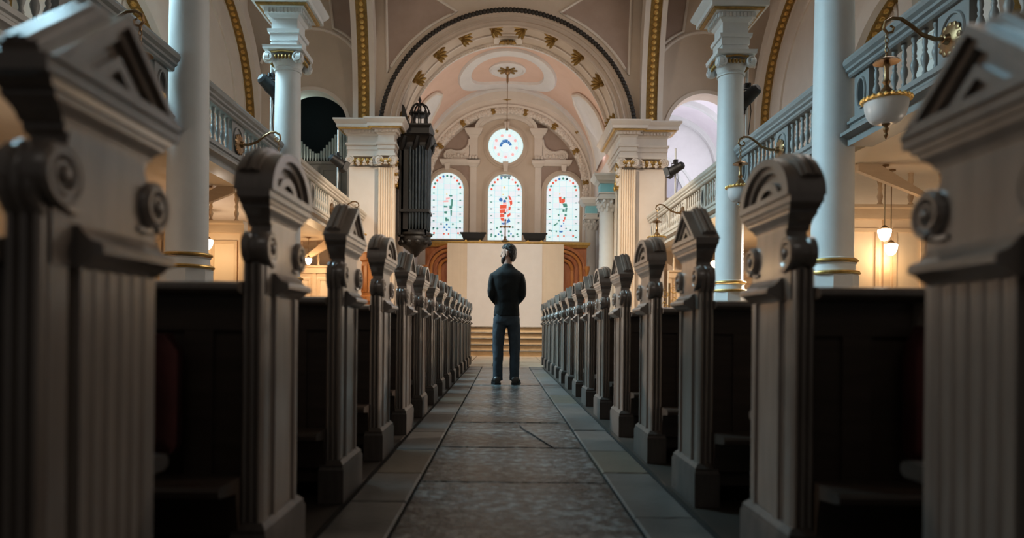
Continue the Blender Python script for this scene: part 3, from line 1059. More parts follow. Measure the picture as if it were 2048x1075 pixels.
# ------------------------------------------------------------------ reredos, cloths, cross
t = thing('reredos', 'red-brown wooden reredos with arched niches behind the white cloth', 'altar screen', (XC, 20.95, 0.79))
ZT = 3.43 - 0.79
m = MB()
m.box(-2.52, 2.52, 0.0, 0.12, 0, ZT - 0.16)
m.build('back_panel', M_REDWOOD, t, False)
m = MB()
rect_loft(m, -2.52, 2.52, -0.05, 0.12, [(ZT - 0.17, 0), (ZT - 0.15, 0.02), (ZT - 0.10, 0.05), (ZT - 0.09, 0.08), (ZT - 0.04, 0.10), (ZT, 0.10)])
m.build('gilt_cornice', M_GOLD, t, True, 30)
for xx in (-1.75, 1.75):
    for R0, dd in ((0.66, 0.10), (0.54, 0.06), (0.40, 0.10), (0.27, 0.06)):
        m = MB()
        m.arc([(0, -dd), (0.045, -dd - 0.02), (0.09, -dd), (0.09, 0.02), (0, 0.02)], (xx, 1.78), (R0, R0), 0, pi, 24)
        m.box(xx - R0 - 0.09, xx - R0, -dd, 0.02, 0, 1.78)
        m.box(xx + R0, xx + R0 + 0.09, -dd, 0.02, 0, 1.78)
        m.build('niche_arch', M_REDWOOD if dd > 0.08 else M_ORANGE, t, True, 30)
    m = MB()
    m.box(xx - 0.85, xx + 0.85, -0.14, 0.02, 1.02, 1.10)
    m.build('niche_sill', M_ORANGE, t, False)
    for q in (-0.78, 0.78):
        m = MB()
        m.lathe([(0.07, 0), (0.07, 0.1), (0.05, 0.14), (0.048, 1.65), (0.055, 1.7), (0.085, 1.82), (0.085, 1.9)], (xx + q, -0.1, 0.0), 12)
        m.build('niche_column', M_ORANGE, t)
YP = 20.55
x0, z1 = at(893, 487, YP)
x1, _ = at(933, 487, YP)
x2, _ = at(1083, 487, YP)
x3, _ = at(1126, 487, YP)


def cloth(a, b, y, mt, name, label, amp):
    m = MB()
    n = 30
    fr = [(a + (b - a) * k / n, y + amp * sin(k * 1.1) * (0.5 + 0.5 * sin(k * 0.37))) for k in range(n + 1)]
    pr = fr + [(p[0], p[1] + 0.03) for p in fr[::-1]]
    m.prism(pr, 'z', 0.79, z1)
    o = m.build(name, mt, None, True, 60)
    return tag(o, label, 'cloth')


cloth(x1, x2, YP - 0.03, M_CLOTH, 'altar_cloth', 'wide white cloth hanging behind the standing man', 0.006)
cloth(x0, x1, YP, M_BEIGE, 'beige_hanging', 'narrow beige hanging beside the white cloth, on the side of the black organ case', 0.002)
cloth(x2, x3, YP, M_BEIGE, 'beige_hanging', 'narrow beige hanging beside the white cloth, on the side of the white chancel columns', 0.002)


def trough(px0, px1, label):
    Y = 20.9
    xa, za = at(px0, 465.5, Y)
    xb, zb = at(px1, 481, Y)
    t = thing('planter_trough', label, 'planter', ((xa + xb) / 2, Y, 3.435), group='black troughs on the reredos')
    h = za - 3.435
    hw = (xb - xa) / 2
    m = MB()
    m.rings([[(-hw * q, -0.12 * q, z), (hw * q, -0.12 * q, z), (hw * q, 0.12 * q, z), (-hw * q, 0.12 * q, z)] for q, z in ((0.70, 0.045), (0.80, 0.10), (0.96, h - 0.03), (1.02, h - 0.03), (1.02, h), (0.9, h), (0.9, h - 0.02))])
    m.build('trough_body', M_BLACK, t, False)
    for q in (-0.55, 0.55):
        m = MB()
        m.prism([(q * hw - 0.05, 0), (q * hw + 0.05, 0), (q * hw + 0.02, 0.05), (q * hw - 0.02, 0.05)], 'y', -0.08, 0.08)
        m.build('gilt_foot', M_GOLD, t, False)


trough(919, 970, 'black flared trough on gilt feet under the east window by the organ case')
trough(1043, 1092, 'black flared trough on gilt feet under the east window by the chancel columns')
t = thing('altar_cross', 'slender dark brass cross standing before the middle stained window', 'cross', (at(1008.5, 480, 20.85)[0], 20.85, 3.435))
m = MB()
m.lathe([(0.13, 0), (0.13, 0.03), (0.06, 0.06), (0.03, 0.12), (0.045, 0.15), (0.02, 0.18)], (0, 0, 0), 14)
m.build('foot', M_BRASS, t)
m = MB()
m.box(-0.02, 0.02, -0.015, 0.015, 0.17, 0.66)
m.box(-0.13, 0.13, -0.015, 0.015, 0.44, 0.48)
for p in ((-0.14, 0.46), (0.14, 0.46), (0, 0.67)):
    m.sphere((p[0], 0, p[1]), 0.035, 8, 6)
m.build('cross_bars', M_BRASS, t)

# ------------------------------------------------------------------ columns


def spiral_mesh_capital(R):
    """scrolled capital, origin at column axis, z from 0 to 0.35"""
    wm, gm = MB(), MB()
    wm.lathe([(R, 0.0), (R + 0.02, 0.03), (R + 0.0, 0.05), (R + 0.05, 0.16), (R + 0.06, 0.22)], (0, 0, 0), 32)
    a = R + 0.12
    wm.rings([[(-a * q, -a * q, z), (a * q, -a * q, z), (a * q, a * q, z), (-a * q, a * q, z)] for q, z in ((0.92, 0.27), (1.0, 0.29), (1.0, 0.33), (1.03, 0.35))])
    sr = 0.09
    for (ux, uy, nx, ny) in ((1, 0, 0, -1), (1, 0, 0, 1), (0, 1, 1, 0), (0, 1, -1, 0)):
        nv = Vector((nx, ny, 0))
        uv = Vector((ux, uy, 0))
        for sg in (-1, 1):
            c = nv * (R + 0.07) + uv * sg * (R + 0.035) + Vector((0, 0, 0.16))
            ring = []
            for off, q in ((-0.05, 1.0), (0.02, 1.0), (0.035, 0.86), (0.025, 0.78), (0.02, 0.0)):
                ring.append([c + nv * off + (uv * cos(2 * pi * j / 16) + Vector((0, 0, 1)) * sin(2 * pi * j / 16)) * sr * max(q, 0.02) for j in range(16)])
            wm.rings(ring)
            turn = sg * (1 if (uv.cross(Vector((0, 0, 1)))).dot(nv) > 0 else -1)
            spiral(wm, c + nv * 0.035, nv, sr * 0.82, 1.8, 0.016, 24, turn, (0, 0, 1))
        gm.tube([nv * (R + 0.10) + uv * q + Vector((0, 0, 0.245 + 0.01 * cos(q * 20))) for q in [-R + 0.02 + 2 * (R - 0.02) * k / 8 for k in range(9)]], 0.018, 6)
        for k in range(5):
            gm.sphere(nv * (R + 0.075) + uv * (-0.12 + 0.06 * k) + Vector((0, 0, 0.17)), 0.035, 8, 6, (0.8, 0.8, 1.2))
    return wm.mesh('capital', M_WHITE), gm.mesh('gilt_trim', M_GOLDOLD)


R = 0.215
CAPM, CAPG = spiral_mesh_capital(R)
m = MB()
pr = []
for k in range(17):
    q = k / 16
    pr.append((0.236 - 0.024 * (q ** 1.8), 1.60 + (5.13 - 1.60) * q))
pr += [(0.235, 5.135), (0.235, 5.15), (0.215, 5.16)]
m.lathe([(0.25, 1.575), (0.25, 1.59)] + pr, (0, 0, 0), 48)
SHAFT = m.mesh('shaft', M_WHITE, True, 40)
m = MB()
m.lathe([(0.29, 0), (0.29, 1.385)], (0, 0, 0), 8, ph=pi / 8)
PED = m.mesh('pedestal', M_WHITE, False)
m = MB()
m.lathe([(0.28, 1.385), (0.28, 1.41), (0.26, 1.44), (0.255, 1.51), (0.27, 1.53)], (0, 0, 0), 40)
BASE = m.mesh('base', M_WHITE)
m = MB()
for z, r_, t_ in ((1.415, 0.29, 0.022), (1.56, 0.272, 0.018)):
    m.tube([(r_ * cos(2 * pi * k / 40), r_ * sin(2 * pi * k / 40), z) for k in range(40)], t_, 8, closed=True)
GRING = m.mesh('gilt_ring', M_GOLD)
m = MB()
rect_loft(m, -0.22, 0.22, -0.22, 0.22, ENT)
dentils(m, -0.22, 0.22, -0.22, 0.22, 6.06, 6.13, 0.08, 'nwe', 0.03, 0.032)
ENTM = m.mesh('entablature', M_WHITE, True, 30)
m = MB()
m.rings([[(-0.22 - q, -0.22 - q, z), (0.22 + q, -0.22 - q, z), (0.22 + q, 0.22 + q, z), (-0.22 - q, 0.22 + q, z)] for z, q in ((6.145, 0.155), (6.145, 0.20), (6.175, 0.215), (6.175, 0.155))])
ENTG = m.mesh('gilt_fillet', M_GOLDOLD)
m = MB()
rect_loft(m, -0.30, 0.30, -0.30, 0.30, [(6.40, 0.0), (6.5, 0.0), (13.0, 0.0)])
IMPOST = m.mesh('impost_block', M_PLASTER, False)
COLUMNS = [(-1, 8.03, 'round white nave column on the left behind the second pew'), (-1, 11.7, 'round white nave column on the left with scrolled capital beside the organ arch'),
           (1, 8.03, 'round white nave column on the right beside the nearest hanging lamp'), (1, 11.7, 'round white nave column on the right with scrolled capital beside the bright arch')]
for s, Y, lab in COLUMNS:
    t = thing('nave_column', lab, 'column', (XC + s * 3.865, Y, 0), group='white nave columns')
    put('pedestal', PED, t)
    put('base', BASE, t)
    put('gilt_ring', GRING, t)
    put('shaft', SHAFT, t)
    put('capital', CAPM, t, (0, 0, 5.15))
    put('gilt_trim', CAPG, t, (0, 0, 5.15))
    put('entablature', ENTM, t)
    put('gilt_fillet', ENTG, t)
    put('impost_block', IMPOST, t)
# chancel columns
for Y, R_, lab in ((19.75, 0.23, 'pale chancel column with teal frieze block beside the arch pier'), (23.3, 0.20, 'slim pale column with teal frieze block next to the east wall')):
    t = thing('chancel_column', lab, 'column', (XC + 2.95, Y, 0.79), group='columns inside the chancel')
    m = MB()
    m.lathe([(R_ + 0.06, 0), (R_ + 0.06, 0.2), (R_ + 0.03, 0.24), (R_, 0.3), (R_ * 0.9, 3.42)], (0, 0, 0), 28)
    m.build('shaft', M_WHITE, t, True, 40)
    m = MB()
    for lv, rr_, n_ in ((3.47, R_ * 0.95, 8), (3.58, R_ * 1.05, 8)):
        for k in range(n_):
            a = 2 * pi * (k + 0.5 * (lv > 3.5)) / n_
            m.tube([(rr_ * 0.9 * cos(a), rr_ * 0.9 * sin(a), lv - 0.08), (rr_ * cos(a), rr_ * sin(a), lv + 0.04), (rr_ * 1.25 * cos(a), rr_ * 1.25 * sin(a), lv + 0.10), (rr_ * 1.35 * cos(a), rr_ * 1.35 * sin(a), lv + 0.05)], [0.05, 0.06, 0.05, 0.02], 6)
    m.lathe([(R_ * 0.9, 3.4), (R_, 3.7), (R_ + 0.05, 3.76)], (0, 0, 0), 20)
    q = R_ + 0.06
    m.box(-q, q, -q, q, 3.74, 3.80)
    m.build('capital', M_WHITE, t)
    m = MB()
    q = R_
    rect_loft(m, -q, q, -q, q, [(3.80, 0.0), (3.90, 0.0), (3.90, 0.03), (3.94, 0.03)])
    rect_loft(m, -q, q, -q, q, [(4.20, 0.02), (4.24, 0.05), (4.28, 0.12), (4.36, 0.16), (4.40, 0.20), (4.46, 0.2)])
    m.build('entablature', M_WHITE, t, True, 30)
    m = MB()
    m.box(-q + 0.01, q - 0.01, -q + 0.01, q - 0.01, 3.94, 4.20)
    m.build('teal_frieze', M_BLUEF, t, False)

# ------------------------------------------------------------------ galleries
GD = 4.0
bp = [(0.030, 0), (0.030, 0.03), (0.022, 0.04), (0.026, 0.055), (0.018, 0.07), (0.016, 0.09), (0.034, 0.15), (0.038, 0.185), (0.028, 0.225), (0.017, 0.25), (0.024, 0.265), (0.024, 0.28), (0.017, 0.295),
      (0.026, 0.34), (0.022, 0.385), (0.016, 0.40), (0.024, 0.42), (0.030, 0.435), (0.030, 0.47)]
m = MB()
m.lathe(bp, (0, 0, 0), 10)
BAL = m.mesh('baluster', M_GALLERY, True, 60)


BAL2 = m.mesh('baluster', M_GALLERY_LIT, True, 60)


def gallery_panel(t, s, y, hw, oval, M_GALLERY):
    d = GD
    m = MB()
    a_, b_ = sorted((XC + s * (d - 0.04), XC + s * (d + 0.06)))
    m.box(a_, b_, y - hw, y + hw, 3.19, 3.66)
    m.build('panel', M_GALLERY, t, False)
    m = MB()
    n = 24
    ry = 0.085 if oval else 0.15
    rz = 0.17 if oval else 0.17
    m.tube([(XC + s * (d - 0.045), y + ry * cos(2 * pi * k / n), 3.425 + rz * sin(2 * pi * k / n)) for k in range(n)], 0.016, 6, closed=True)
    m.build('panel_moulding', M_GALLERY, t)
    if oval:
        m = MB()
        m.prism([(y + (ry - 0.01) * cos(2 * pi * k / n), 3.425 + (rz - 0.01) * sin(2 * pi * k / n)) for k in range(n)], 'x', XC + s * (d - 0.046), XC + s * (d - 0.038))
        m.build('dark_oval', M_DARK, t, False)  # near-black oval plate lying on the panel face


RAILP = [(3.93, 3.66), (3.91, 3.68), (3.91, 3.71), (3.88, 3.73), (3.88, 3.76), (3.85, 3.79), (3.84, 3.83), (3.86, 3.87), (4.14, 3.87), (4.16, 3.83), (4.10, 3.76), (4.08, 3.66)]
BASEP = [(3.93, 3.19), (3.93, 3.165), (3.90, 3.15), (3.90, 3.12), (3.93, 3.11), (3.93, 3.07), (3.89, 3.06), (3.85, 3.03), (3.82, 3.01), (3.82, 2.975), (3.88, 2.965), (3.91, 2.95), (3.91, 2.87), (4.2, 2.87), (4.2, 3.19)]
BAYS = [(4.35, 7.78, [4.55, 7.58], 6.04), (8.28, 11.45, [8.48, 11.25], 9.76), (11.95, 18.45, [12.15, 13.6, 16.5, 18.25], 15.05)]
for s in (-1, 1):
    for i, (y0, y1, ovals, lampy) in enumerate(BAYS):
        gm = M_GALLERY_LIT if i == 2 else M_GALLERY
        lab = '%s gallery balustrade of turned balusters, %s bay' % ('left' if s < 0 else 'right', ('nearest', 'middle', 'farthest')[i])
        t = thing('gallery_balustrade', lab, 'balustrade', (0, 0, 0), group='gallery balustrades')
        m = MB()
        m.prism([(XC + s * d, z) for d, z in RAILP], 'y', y0, y1)
        m.build('handrail', gm, t, True, 25)
        m = MB()
        m.prism([(XC + s * d, z) for d, z in BASEP], 'y', y0, y1)
        m.build('cornice', gm, t, True, 25)
        for y in ovals:
            gallery_panel(t, s, y, 0.15, True, gm)
        gallery_panel(t, s, lampy, 0.21, False, gm)
        stops = sorted([(y, 0.15) for y in ovals] + [(lampy, 0.21)])
        for (ya, ha), (yb, hb) in zip(stops, stops[1:]):
            L = (yb - hb) - (ya + ha)
            n = max(1, int(L / 0.150))
            for k in range(n):
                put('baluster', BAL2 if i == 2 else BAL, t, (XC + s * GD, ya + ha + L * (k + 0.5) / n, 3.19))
    # gallery floor: its soffit is the ceiling of the aisle
    a_, b_ = sorted((XC + s * 4.18, XC + s * 7.4))
    m = MB()
    m.box(a_, b_, 1.0, YW, 2.90, 3.12)
    struct(m.build('ceiling_aisle_left' if s < 0 else 'ceiling_aisle_right', M_CREAM, None, False))
    # outer wall
    t = sroot('wall_outer_left' if s < 0 else 'wall_outer_right')
    a_, b_ = sorted((XC + s * 7.25, XC + s * 7.45))
    m = MB()
    m.box(a_, b_, 0.5, YW + 0.5, 0, 2.9)
    m.build('lower_wall', M_CREAM, t, False)
    m = MB()
    m.box(a_, b_, 0.5, YW + 0.5, 2.9, 10.2)
    m.build('upper_wall', M_PALE, t, False)
    # arches with gilt soffits against the outer wall
    for (cY, cz, rr_) in ((15.15, 6.15, 3.40), (11.75, 4.95, 2.05)):
        m = MB()
        a_, b_ = sorted((XC + s * 6.98, XC + s * 7.24))
        m.arc([(0, a_), (0, b_), (0.3, b_), (0.3, a_)], (cY, cz), (rr_, rr_), 0, pi, 48, 'yz')
        m.build('arch_band', M_GOLDOLD, t)
        m = MB()
        for dd, wd in ((6.84, 0.14), (7.22, 0.05)):
            a_, b_ = sorted((XC + s * dd, XC + s * (dd + wd)))
            m.arc([(-0.04, a_), (-0.04, b_), (0.34, b_), (0.34, a_)], (cY, cz), (rr_, rr_), 0, pi, 48, 'yz')
        a_, b_ = sorted((XC + s * 7.20, XC + s * 7.26))
        m.arc([(-0.75, a_), (-0.75, b_), (-0.66, b_), (-0.66, a_)], (cY, cz), (rr_, rr_), 0, pi, 48, 'yz')
        m.build('arch_edge', M_PALE, t, True, 30)
        for k in range(22 if rr_ > 3 else 16):
            a = radians(2 + (2.7 if rr_ > 3 else 4.4) * k)
            o = put('rosette', ros, t, (XC + s * 7.11, cY + rr_ * cos(a), cz + rr_ * sin(a)))
            o.rotation_euler = Vector((0, -cos(a), -sin(a))).to_track_quat('Z', 'Y').to_euler()
            o.scale = (0.85, 0.85, 1)
    # tall windows of the near bay, above the gallery
    wn = sroot('window_5' if s < 0 else 'window_6')
    m = MB()
    a_, b_ = sorted((XC + s * 7.18, XC + s * 7.26))
    yy = 11.3
    for q in (-0.75, 0.65):
        m.box(a_, b_, yy + q, yy + q + 0.1, 4.1, 6.1)
    m.box(a_, b_, yy - 0.75, yy + 0.75, 4.0, 4.1)
    m.arc([(0, a_), (0, b_), (0.1, b_), (0.1, a_)], (yy, 6.1), (0.65, 0.65), 0, pi, 20, 'yz')
    m.build('window_frame', M_PALE, wn, True, 30)
    for i in range(4):
        for j in range(6):
            ya, yb = yy - 0.65 + 0.325 * i + 0.015, yy - 0.65 + 0.325 * (i + 1) - 0.015
            za, zb_ = 4.1 + 0.44 * j + 0.015, 4.1 + 0.44 * (j + 1) - 0.015
            tp = [(y, min(zb_, 6.1 + sqrt(max(0, 0.64 ** 2 - (y - yy) ** 2)))) for y in (ya, (ya + yb) / 2, yb)]
            if max(q[1] for q in tp) < za + 0.05:
                continue
            mm = MB()
            a_, b_ = sorted((XC + s * 7.22, XC + s * 7.245))
            mm.prism([(ya, za), (yb, za)] + [(y, max(z, za + 0.002)) for y, z in tp[::-1]], 'x', a_, b_)
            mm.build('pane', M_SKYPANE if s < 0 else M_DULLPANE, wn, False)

# ceiling of nave and aisles (above the frame)
nv = sroot('ceiling')
m = MB()
m.arc([(0, -2.0), (0, YW), (0.2, YW), (0.2, -2.0)], (XC, 9.9), (4.3, 3.0), 0, pi, 32)
m.build('nave_vault', M_PLASTER, nv)
m = MB()
m.box(WX0, XC - 4.1, 0.5, YW + 0.5, 10.1, 10.3)
m.box(XC + 4.1, WX1, 0.5, YW + 0.5, 10.1, 10.3)
m.build('aisle_roof', M_PLASTER, nv, False)

# ------------------------------------------------------------------ lamps on brackets


def bracket_lamp(s, Y, lab):
    t = thing('bracket_lamp', lab, 'lamp', (XC + s * (GD - 0.05), Y, 3.36), group='bowl lamps on gallery brackets')
    q = -s
    m = MB()
    m.lathe([(0.13, 0.0), (0.15, 0.015 * q), (0.12, 0.03 * q), (0.05, 0.04 * q), (0.035, 0.08 * q), (0.0, 0.09 * q)], (0, 0, 0), 20, 'x')
    for k in range(12):
        a = 2 * pi * k / 12
        m.sphere((0.02 * q, 0.125 * cos(a), 0.125 * sin(a)), 0.03, 6, 4, (0.6, 1, 1))
    m.build('wall_plate', M_BRASS, t)
    m = MB()
    pts = [(0.05, 0.0), (0.15, 0.0), (0.27, 0.04), (0.38, 0.13), (0.46, 0.18), (0.54, 0.185), (0.60, 0.15), (0.615, 0.09), (0.58, 0.05), (0.535, 0.06), (0.525, 0.10), (0.555, 0.12)]
    m.tube([(q * a, 0, b) for a, b in pts], [0.02, 0.02, 0.018, 0.017, 0.016, 0.015, 0.015, 0.014, 0.013, 0.012, 0.011, 0.009], 8)
    m.build('arm', M_BRASS, t)
    cx = q * 0.585
    m = MB()
    for k in range(5):
        m.tube([(cx + 0.014 * cos(b) * (k % 2), 0.014 * cos(b) * ((k + 1) % 2), 0.03 - 0.045 * k + 0.026 * sin(b)) for b in [2 * pi * j / 10 for j in range(10)]], 0.005, 5, closed=True)
    m.build('chain', M_BRASS, t)
    m = MB()
    m.lathe([(0.012, -0.16), (0.10, -0.20), (0.11, -0.215), (0.02, -0.20), (0.03, -0.24), (0.02, -0.27), (0.022, -0.36), (0.034, -0.39), (0.02, -0.42), (0.03, -0.44), (0.07, -0.49), (0.08, -0.53), (0.17, -0.545)], (cx, 0, 0), 20)
    m.build('canopy', M_BRASS, t)
    m = MB()
    m.tube([(cx + 0.186 * cos(2 * pi * k / 32), 0.186 * sin(2 * pi * k / 32), -0.555) for k in range(32)], 0.018, 8, closed=True)
    for k in range(24):
        a = 2 * pi * k / 24
        m.sphere((cx + 0.197 * cos(a), 0.197 * sin(a), -0.55), 0.020, 6, 4)
    m.build('rim', M_GOLD, t)
    m = MB()
    n = 12
    pr = [(0.182, -0.555)] + [(0.182 * cos(pi / 2 * k / n) ** 0.55 if k < n else 0.02, -0.565 - 0.205 * sin(pi / 2 * k / n)) for k in range(1, n + 1)]
    pr += [(max(0.012, r_ - 0.008), z + 0.008) for r_, z in pr[::-1]]
    m.lathe(pr, (cx, 0, 0), 32)
    m.build('glass_bowl', M_BOWL, t, True, 60)
    m = MB()
    m.lathe([(0.03, -0.755), (0.035, -0.775), (0.015, -0.79), (0.025, -0.82), (0.012, -0.85), (0.02, -0.87), (0.006, -0.90), (0.0, -0.91)], (cx, 0, 0), 12)
    m.build('finial', M_BRASS, t)


ordn = ('nearest', 'middle', 'farthest')
for i, Y in enumerate((6.04, 9.76, 15.05)):
    for s in (-1, 1):
        bracket_lamp(s, Y, 'frosted bowl lamp on a brass scroll bracket, %s on the %s gallery' % (ordn[i], 'left' if s < 0 else 'right'))


# ------------------------------------------------------------------ stage lights on poles


def stage_light(s, d, Y, z0, z1, zl, lab, aim):
    t = thing('stage_light', lab, 'spotlight', (XC + s * d, Y, z0), group='black stage lights on poles')
    m = MB()
    m.lathe([(0.12, 0), (0.12, 0.02), (0.025, 0.03), (0.025, z1 - z0)], (0, 0, 0), 12)
    m.build('pole', M_WHITE, t)
    h = zl - z0
    m = MB()
    m.box(-0.05, 0.05, -0.07, 0.05, h - 0.05, h + 0.05)
    m.tube([(0, -0.05, h), (0, -0.13, h + 0.02), (0.0, -0.15, h - 0.1)], 0.015, 6)
    m.tube([(-0.14, -0.15, h - 0.20), (-0.14, -0.15, h - 0.09), (0.14, -0.15, h - 0.09), (0.14, -0.15, h - 0.20)], 0.014, 6)
    m.build('clamp', M_BLACK, t)
    m = MB()
    m.lathe([(0.06, -0.2), (0.10, -0.16), (0.11, 0.0), (0.12, 0.02), (0.12, 0.17), (0.13, 0.18), (0.13, 0.2), (0.10, 0.2), (0.09, 0.12), (0.0, 0.12)], (0, 0, 0), 16)
    o = m.build('lamp_can', M_BLACK, t, loc=(0, -0.15, h - 0.2))
    o.rotation_euler = Vector(aim).to_track_quat('Z', 'Y').to_euler()
    m = MB()
    for k in range(4):
        a = k * pi / 2
        m.prism([(-0.10, 0), (0.10, 0), (0.13, 0.13), (-0.13, 0.13)], 'y', 0.125, 0.13)
        m.v[-8:] = [tuple(Matrix.Rotation(a, 3, 'Z') @ Vector(p)) for p in m.v[-8:]]
    o2 = m.build('barn_door', M_BLACK, o, False, loc=(0, 0, 0.19))
    m = MB()
    m.tube([(0.02, -0.1, h - 0.2), (0.06, -0.05, h - 0.45), (0.03, -0.03, h - 0.8), (0.05, -0.02, h - 1.1), (0.02, -0.03, 0.2)], 0.008, 5)
    m.build('cable', M_BLACK, t)


stage_light(-1, 4.22, 11.9, 3.12, 5.75, 5.15, 'black stage light on a white pole beside the left capital', (0.5, 0.8, -0.5))
stage_light(1, 4.22, 11.9, 3.12, 5.75, 5.05, 'black stage light on a white pole beside the right capital', (-0.5, 0.8, -0.5))
stage_light(-1, 4.45, 17.6, 3.12, 5.9, 5.25, 'black stage light on a pole in front of the organ pipes', (0.6, 0.5, -0.4))
stage_light(1, 4.42, 17.6, 3.12, 5.5, 5.15, 'black stage light on a pole in front of the bright vaulted arch', (-0.6, 0.5, -0.3))

# ------------------------------------------------------------------ organ chamber behind the left arch, vaulted room behind the right one
X = lambda d: XC - d
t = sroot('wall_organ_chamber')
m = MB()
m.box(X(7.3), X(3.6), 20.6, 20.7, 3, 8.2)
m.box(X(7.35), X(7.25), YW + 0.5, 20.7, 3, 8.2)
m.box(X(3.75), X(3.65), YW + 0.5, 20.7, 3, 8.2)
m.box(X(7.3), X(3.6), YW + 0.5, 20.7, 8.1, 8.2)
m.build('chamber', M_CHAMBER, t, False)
t = thing('gallery_organ', 'grey organ front with a V of pale pipes in the dark left arch', 'organ', (X(5.2), 19.35, 4.3))
m = MB()
m.box(-1.3, 0.9, 0, 0.3, 0.0, 1.12)
m.box(-1.3, 0.9, -0.06, 0.3, 1.12, 1.2)
m.build('organ_base', M_GALLERY, t, False)
m = MB()
for k in range(4):
    m.ringprism([(-1.2 + 0.52 * k, 0.2), (-0.75 + 0.52 * k, 0.2), (-0.75 + 0.52 * k, 1.0), (-1.2 + 0.52 * k, 1.0)], [(-1.15 + 0.52 * k, 0.25), (-0.8 + 0.52 * k, 0.25), (-0.8 + 0.52 * k, 0.95), (-1.15 + 0.52 * k, 0.95)], 'y', -0.03, 0.01)
m.build('base_panel', M_GALLERY, t, False)
n = 17
for k in range(n):
    x = -0.75 + 1.31 * k / (n - 1)
    q = (x + 0.30) * 1.15
    h = 0.22 + (1.05 * abs(q) ** 1.25 if q > 0 else 0.8 * abs(q) ** 1.2)
    m = MB()
    m.lathe([(0.012, 0), (0.036, 0.14), (0.036, h), (0.030, h), (0.030, h - 0.02)], (x, 0.05, 1.2), 12)
    m.build('organ_pipe', M_PIPE2, t)
tr = sroot('wall_vaulted_room')
X = lambda d: XC + d
m = MB()
m.box(X(3.6), X(7.4), 23.5, 23.6, 3, 9.5)
m.box(X(7.3), X(7.4), YW + 0.5, 23.6, 3, 9.5)
m.box(X(3.5), X(3.6), YW + 0.5, 23.6, 3, 9.5)
m.box(X(3.5), X(7.4), YW + 0.5, 23.6, 2.9, 3.0)
m.build('room', M_GREYW, tr, False)
m = MB()
m.arc([(0, YW + 0.5), (0, 23.6), (0.1, 23.6), (0.1, YW + 0.5)], (X(5.45), 6.3), (1.95, 1.9), 0, pi, 32)
m.build('room_vault', mat('lavender_plaster', (0.74, 0.68, 0.72), (0.80, 0.75, 0.78), 0.85, scale=2), tr)
m = MB()
for yy in (20.0, 21.6, 23.2):
    m.arc([(-0.16, yy), (-0.16, yy + 0.16), (-0.08, yy + 0.24), (0.05, yy + 0.24), (0.05, yy)], (X(5.45), 6.3), (1.95, 1.9), 0, pi, 32)
m.arc([(0, 23.40), (0.14, 23.38), (0.16, 23.5), (0, 23.5)], (X(5.1), 5.2), (1.15, 1.25), 0, pi, 28)
m.arc([(0.34, 23.45), (0.42, 23.43), (0.44, 23.5), (0.34, 23.5)], (X(5.1), 5.2), (1.15, 1.25), 0, pi, 28)
m.build('room_mouldings', M_WHITE, tr, True, 30)
m = MB()
m.prism([(X(5.1) + 1.15 * cos(pi * k / 24), 5.2 + 1.25 * sin(pi * k / 24)) for k in range(25)] + [(X(3.95), 3.0), (X(6.25), 3.0)], 'y', 23.47, 23.5)
m.build('room_niche', M_GREYN, tr, False)
area('vaulted_room_daylight', (X(6.9), 20.2, 5.0), (X(4.2), 22.5, 7.6), 0.8, 1.6, 120, (0.88, 0.90, 1.0))
point('organ_pipe_fill', (XC - 6.0, 19.2, 7.0), 12, (0.5, 0.85, 0.9), 0.2)  # added light without a fixture, brightens the organ pipes

# ------------------------------------------------------------------ hanging organ case in the chancel
t = thing('organ_case', 'tall black organ case with pipes and a crowned turret on the chancel wall', 'organ', (XC - 2.62, 19.25, 3.0))
hx, hy = 0.36, 0.36
m = MB()
m.box(-hx - 0.06, -hx + 0.06, -hy, hy, 0.35, 3.05)
m.box(-hx, hx, hy - 0.06, hy, 0.35, 3.05)
m.box(-hx, -hx + 0.20, -hy, -hy + 0.10, 0.35, 3.05)
m.box(hx - 0.05, hx, -hy, -hy + 0.06, 0.35, 3.05)
m.box(-hx, hx, -hy, hy, 0.30, 0.5)
m.build('case', M_ORGAN, t, False)
m = MB()
m.lathe([(0.02, -0.25), (0.10, -0.20), (0.16, -0.10), (0.30, 0.0), (0.42, 0.12), (0.46, 0.22), (0.44, 0.32), (0.50, 0.36), (0.50, 0.42)], (0, 0, 0), 12)
for k in range(10):
    a = 2 * pi * k / 10
    m.sphere((0.40 * cos(a), 0.40 * sin(a), 0.16), 0.09, 8, 6)
m.build('corbel', M_ORGAN, t)
pl = []
for k in range(6):
    pl.append((-hx + 0.25 + 0.087 * k, -hy + 0.02 - 0.05 * sin(pi * (k + 0.5) / 6)))
for k in range(5):
    pl.append((hx - 0.01 + 0.05 * sin(pi * (k + 0.5) / 5), -hy + 0.12 + 0.12 * k))
for x, y in pl:
    m = MB()
    m.lathe([(0.015, 0.5), (0.040, 0.68), (0.040, 2.85), (0.034, 2.85)], (x, y, 0), 12)
    m.build('organ_pipe', M_PIPE, t)
m = MB()
m.box(-hx - 0.02, hx + 0.08, -hy - 0.09, hy, 0.98, 1.06)
m.build('pipe_band', M_ORGAN, t, False)
m = MB()
rect_loft(m, -hx, hx, -hy, hy, [(2.75, 0.0), (2.85, 0.04), (2.95, 0.05), (3.02, 0.12), (3.08, 0.16), (3.10, 0.20), (3.2, 0.06), (3.35, 0.06), (3.42, 0.12), (3.46, 0.12), (3.46, 0.0)])
for px, py in ((hx, -hy), (hx, hy), (-hx, -hy), (0, -hy)):
    m.tube([(px, py, 2.75), (px + 0.06, py - 0.08, 2.9), (px + 0.12, py - 0.14, 3.12), (px + 0.18, py - 0.16, 3.06)], [0.06, 0.09, 0.06, 0.02], 6)
    m.lathe([(0.04, 3.4), (0.05, 3.5), (0.02, 3.55), (0.04, 3.62), (0.0, 3.72)], (px * 0.95, py * 0.95, 0), 8)
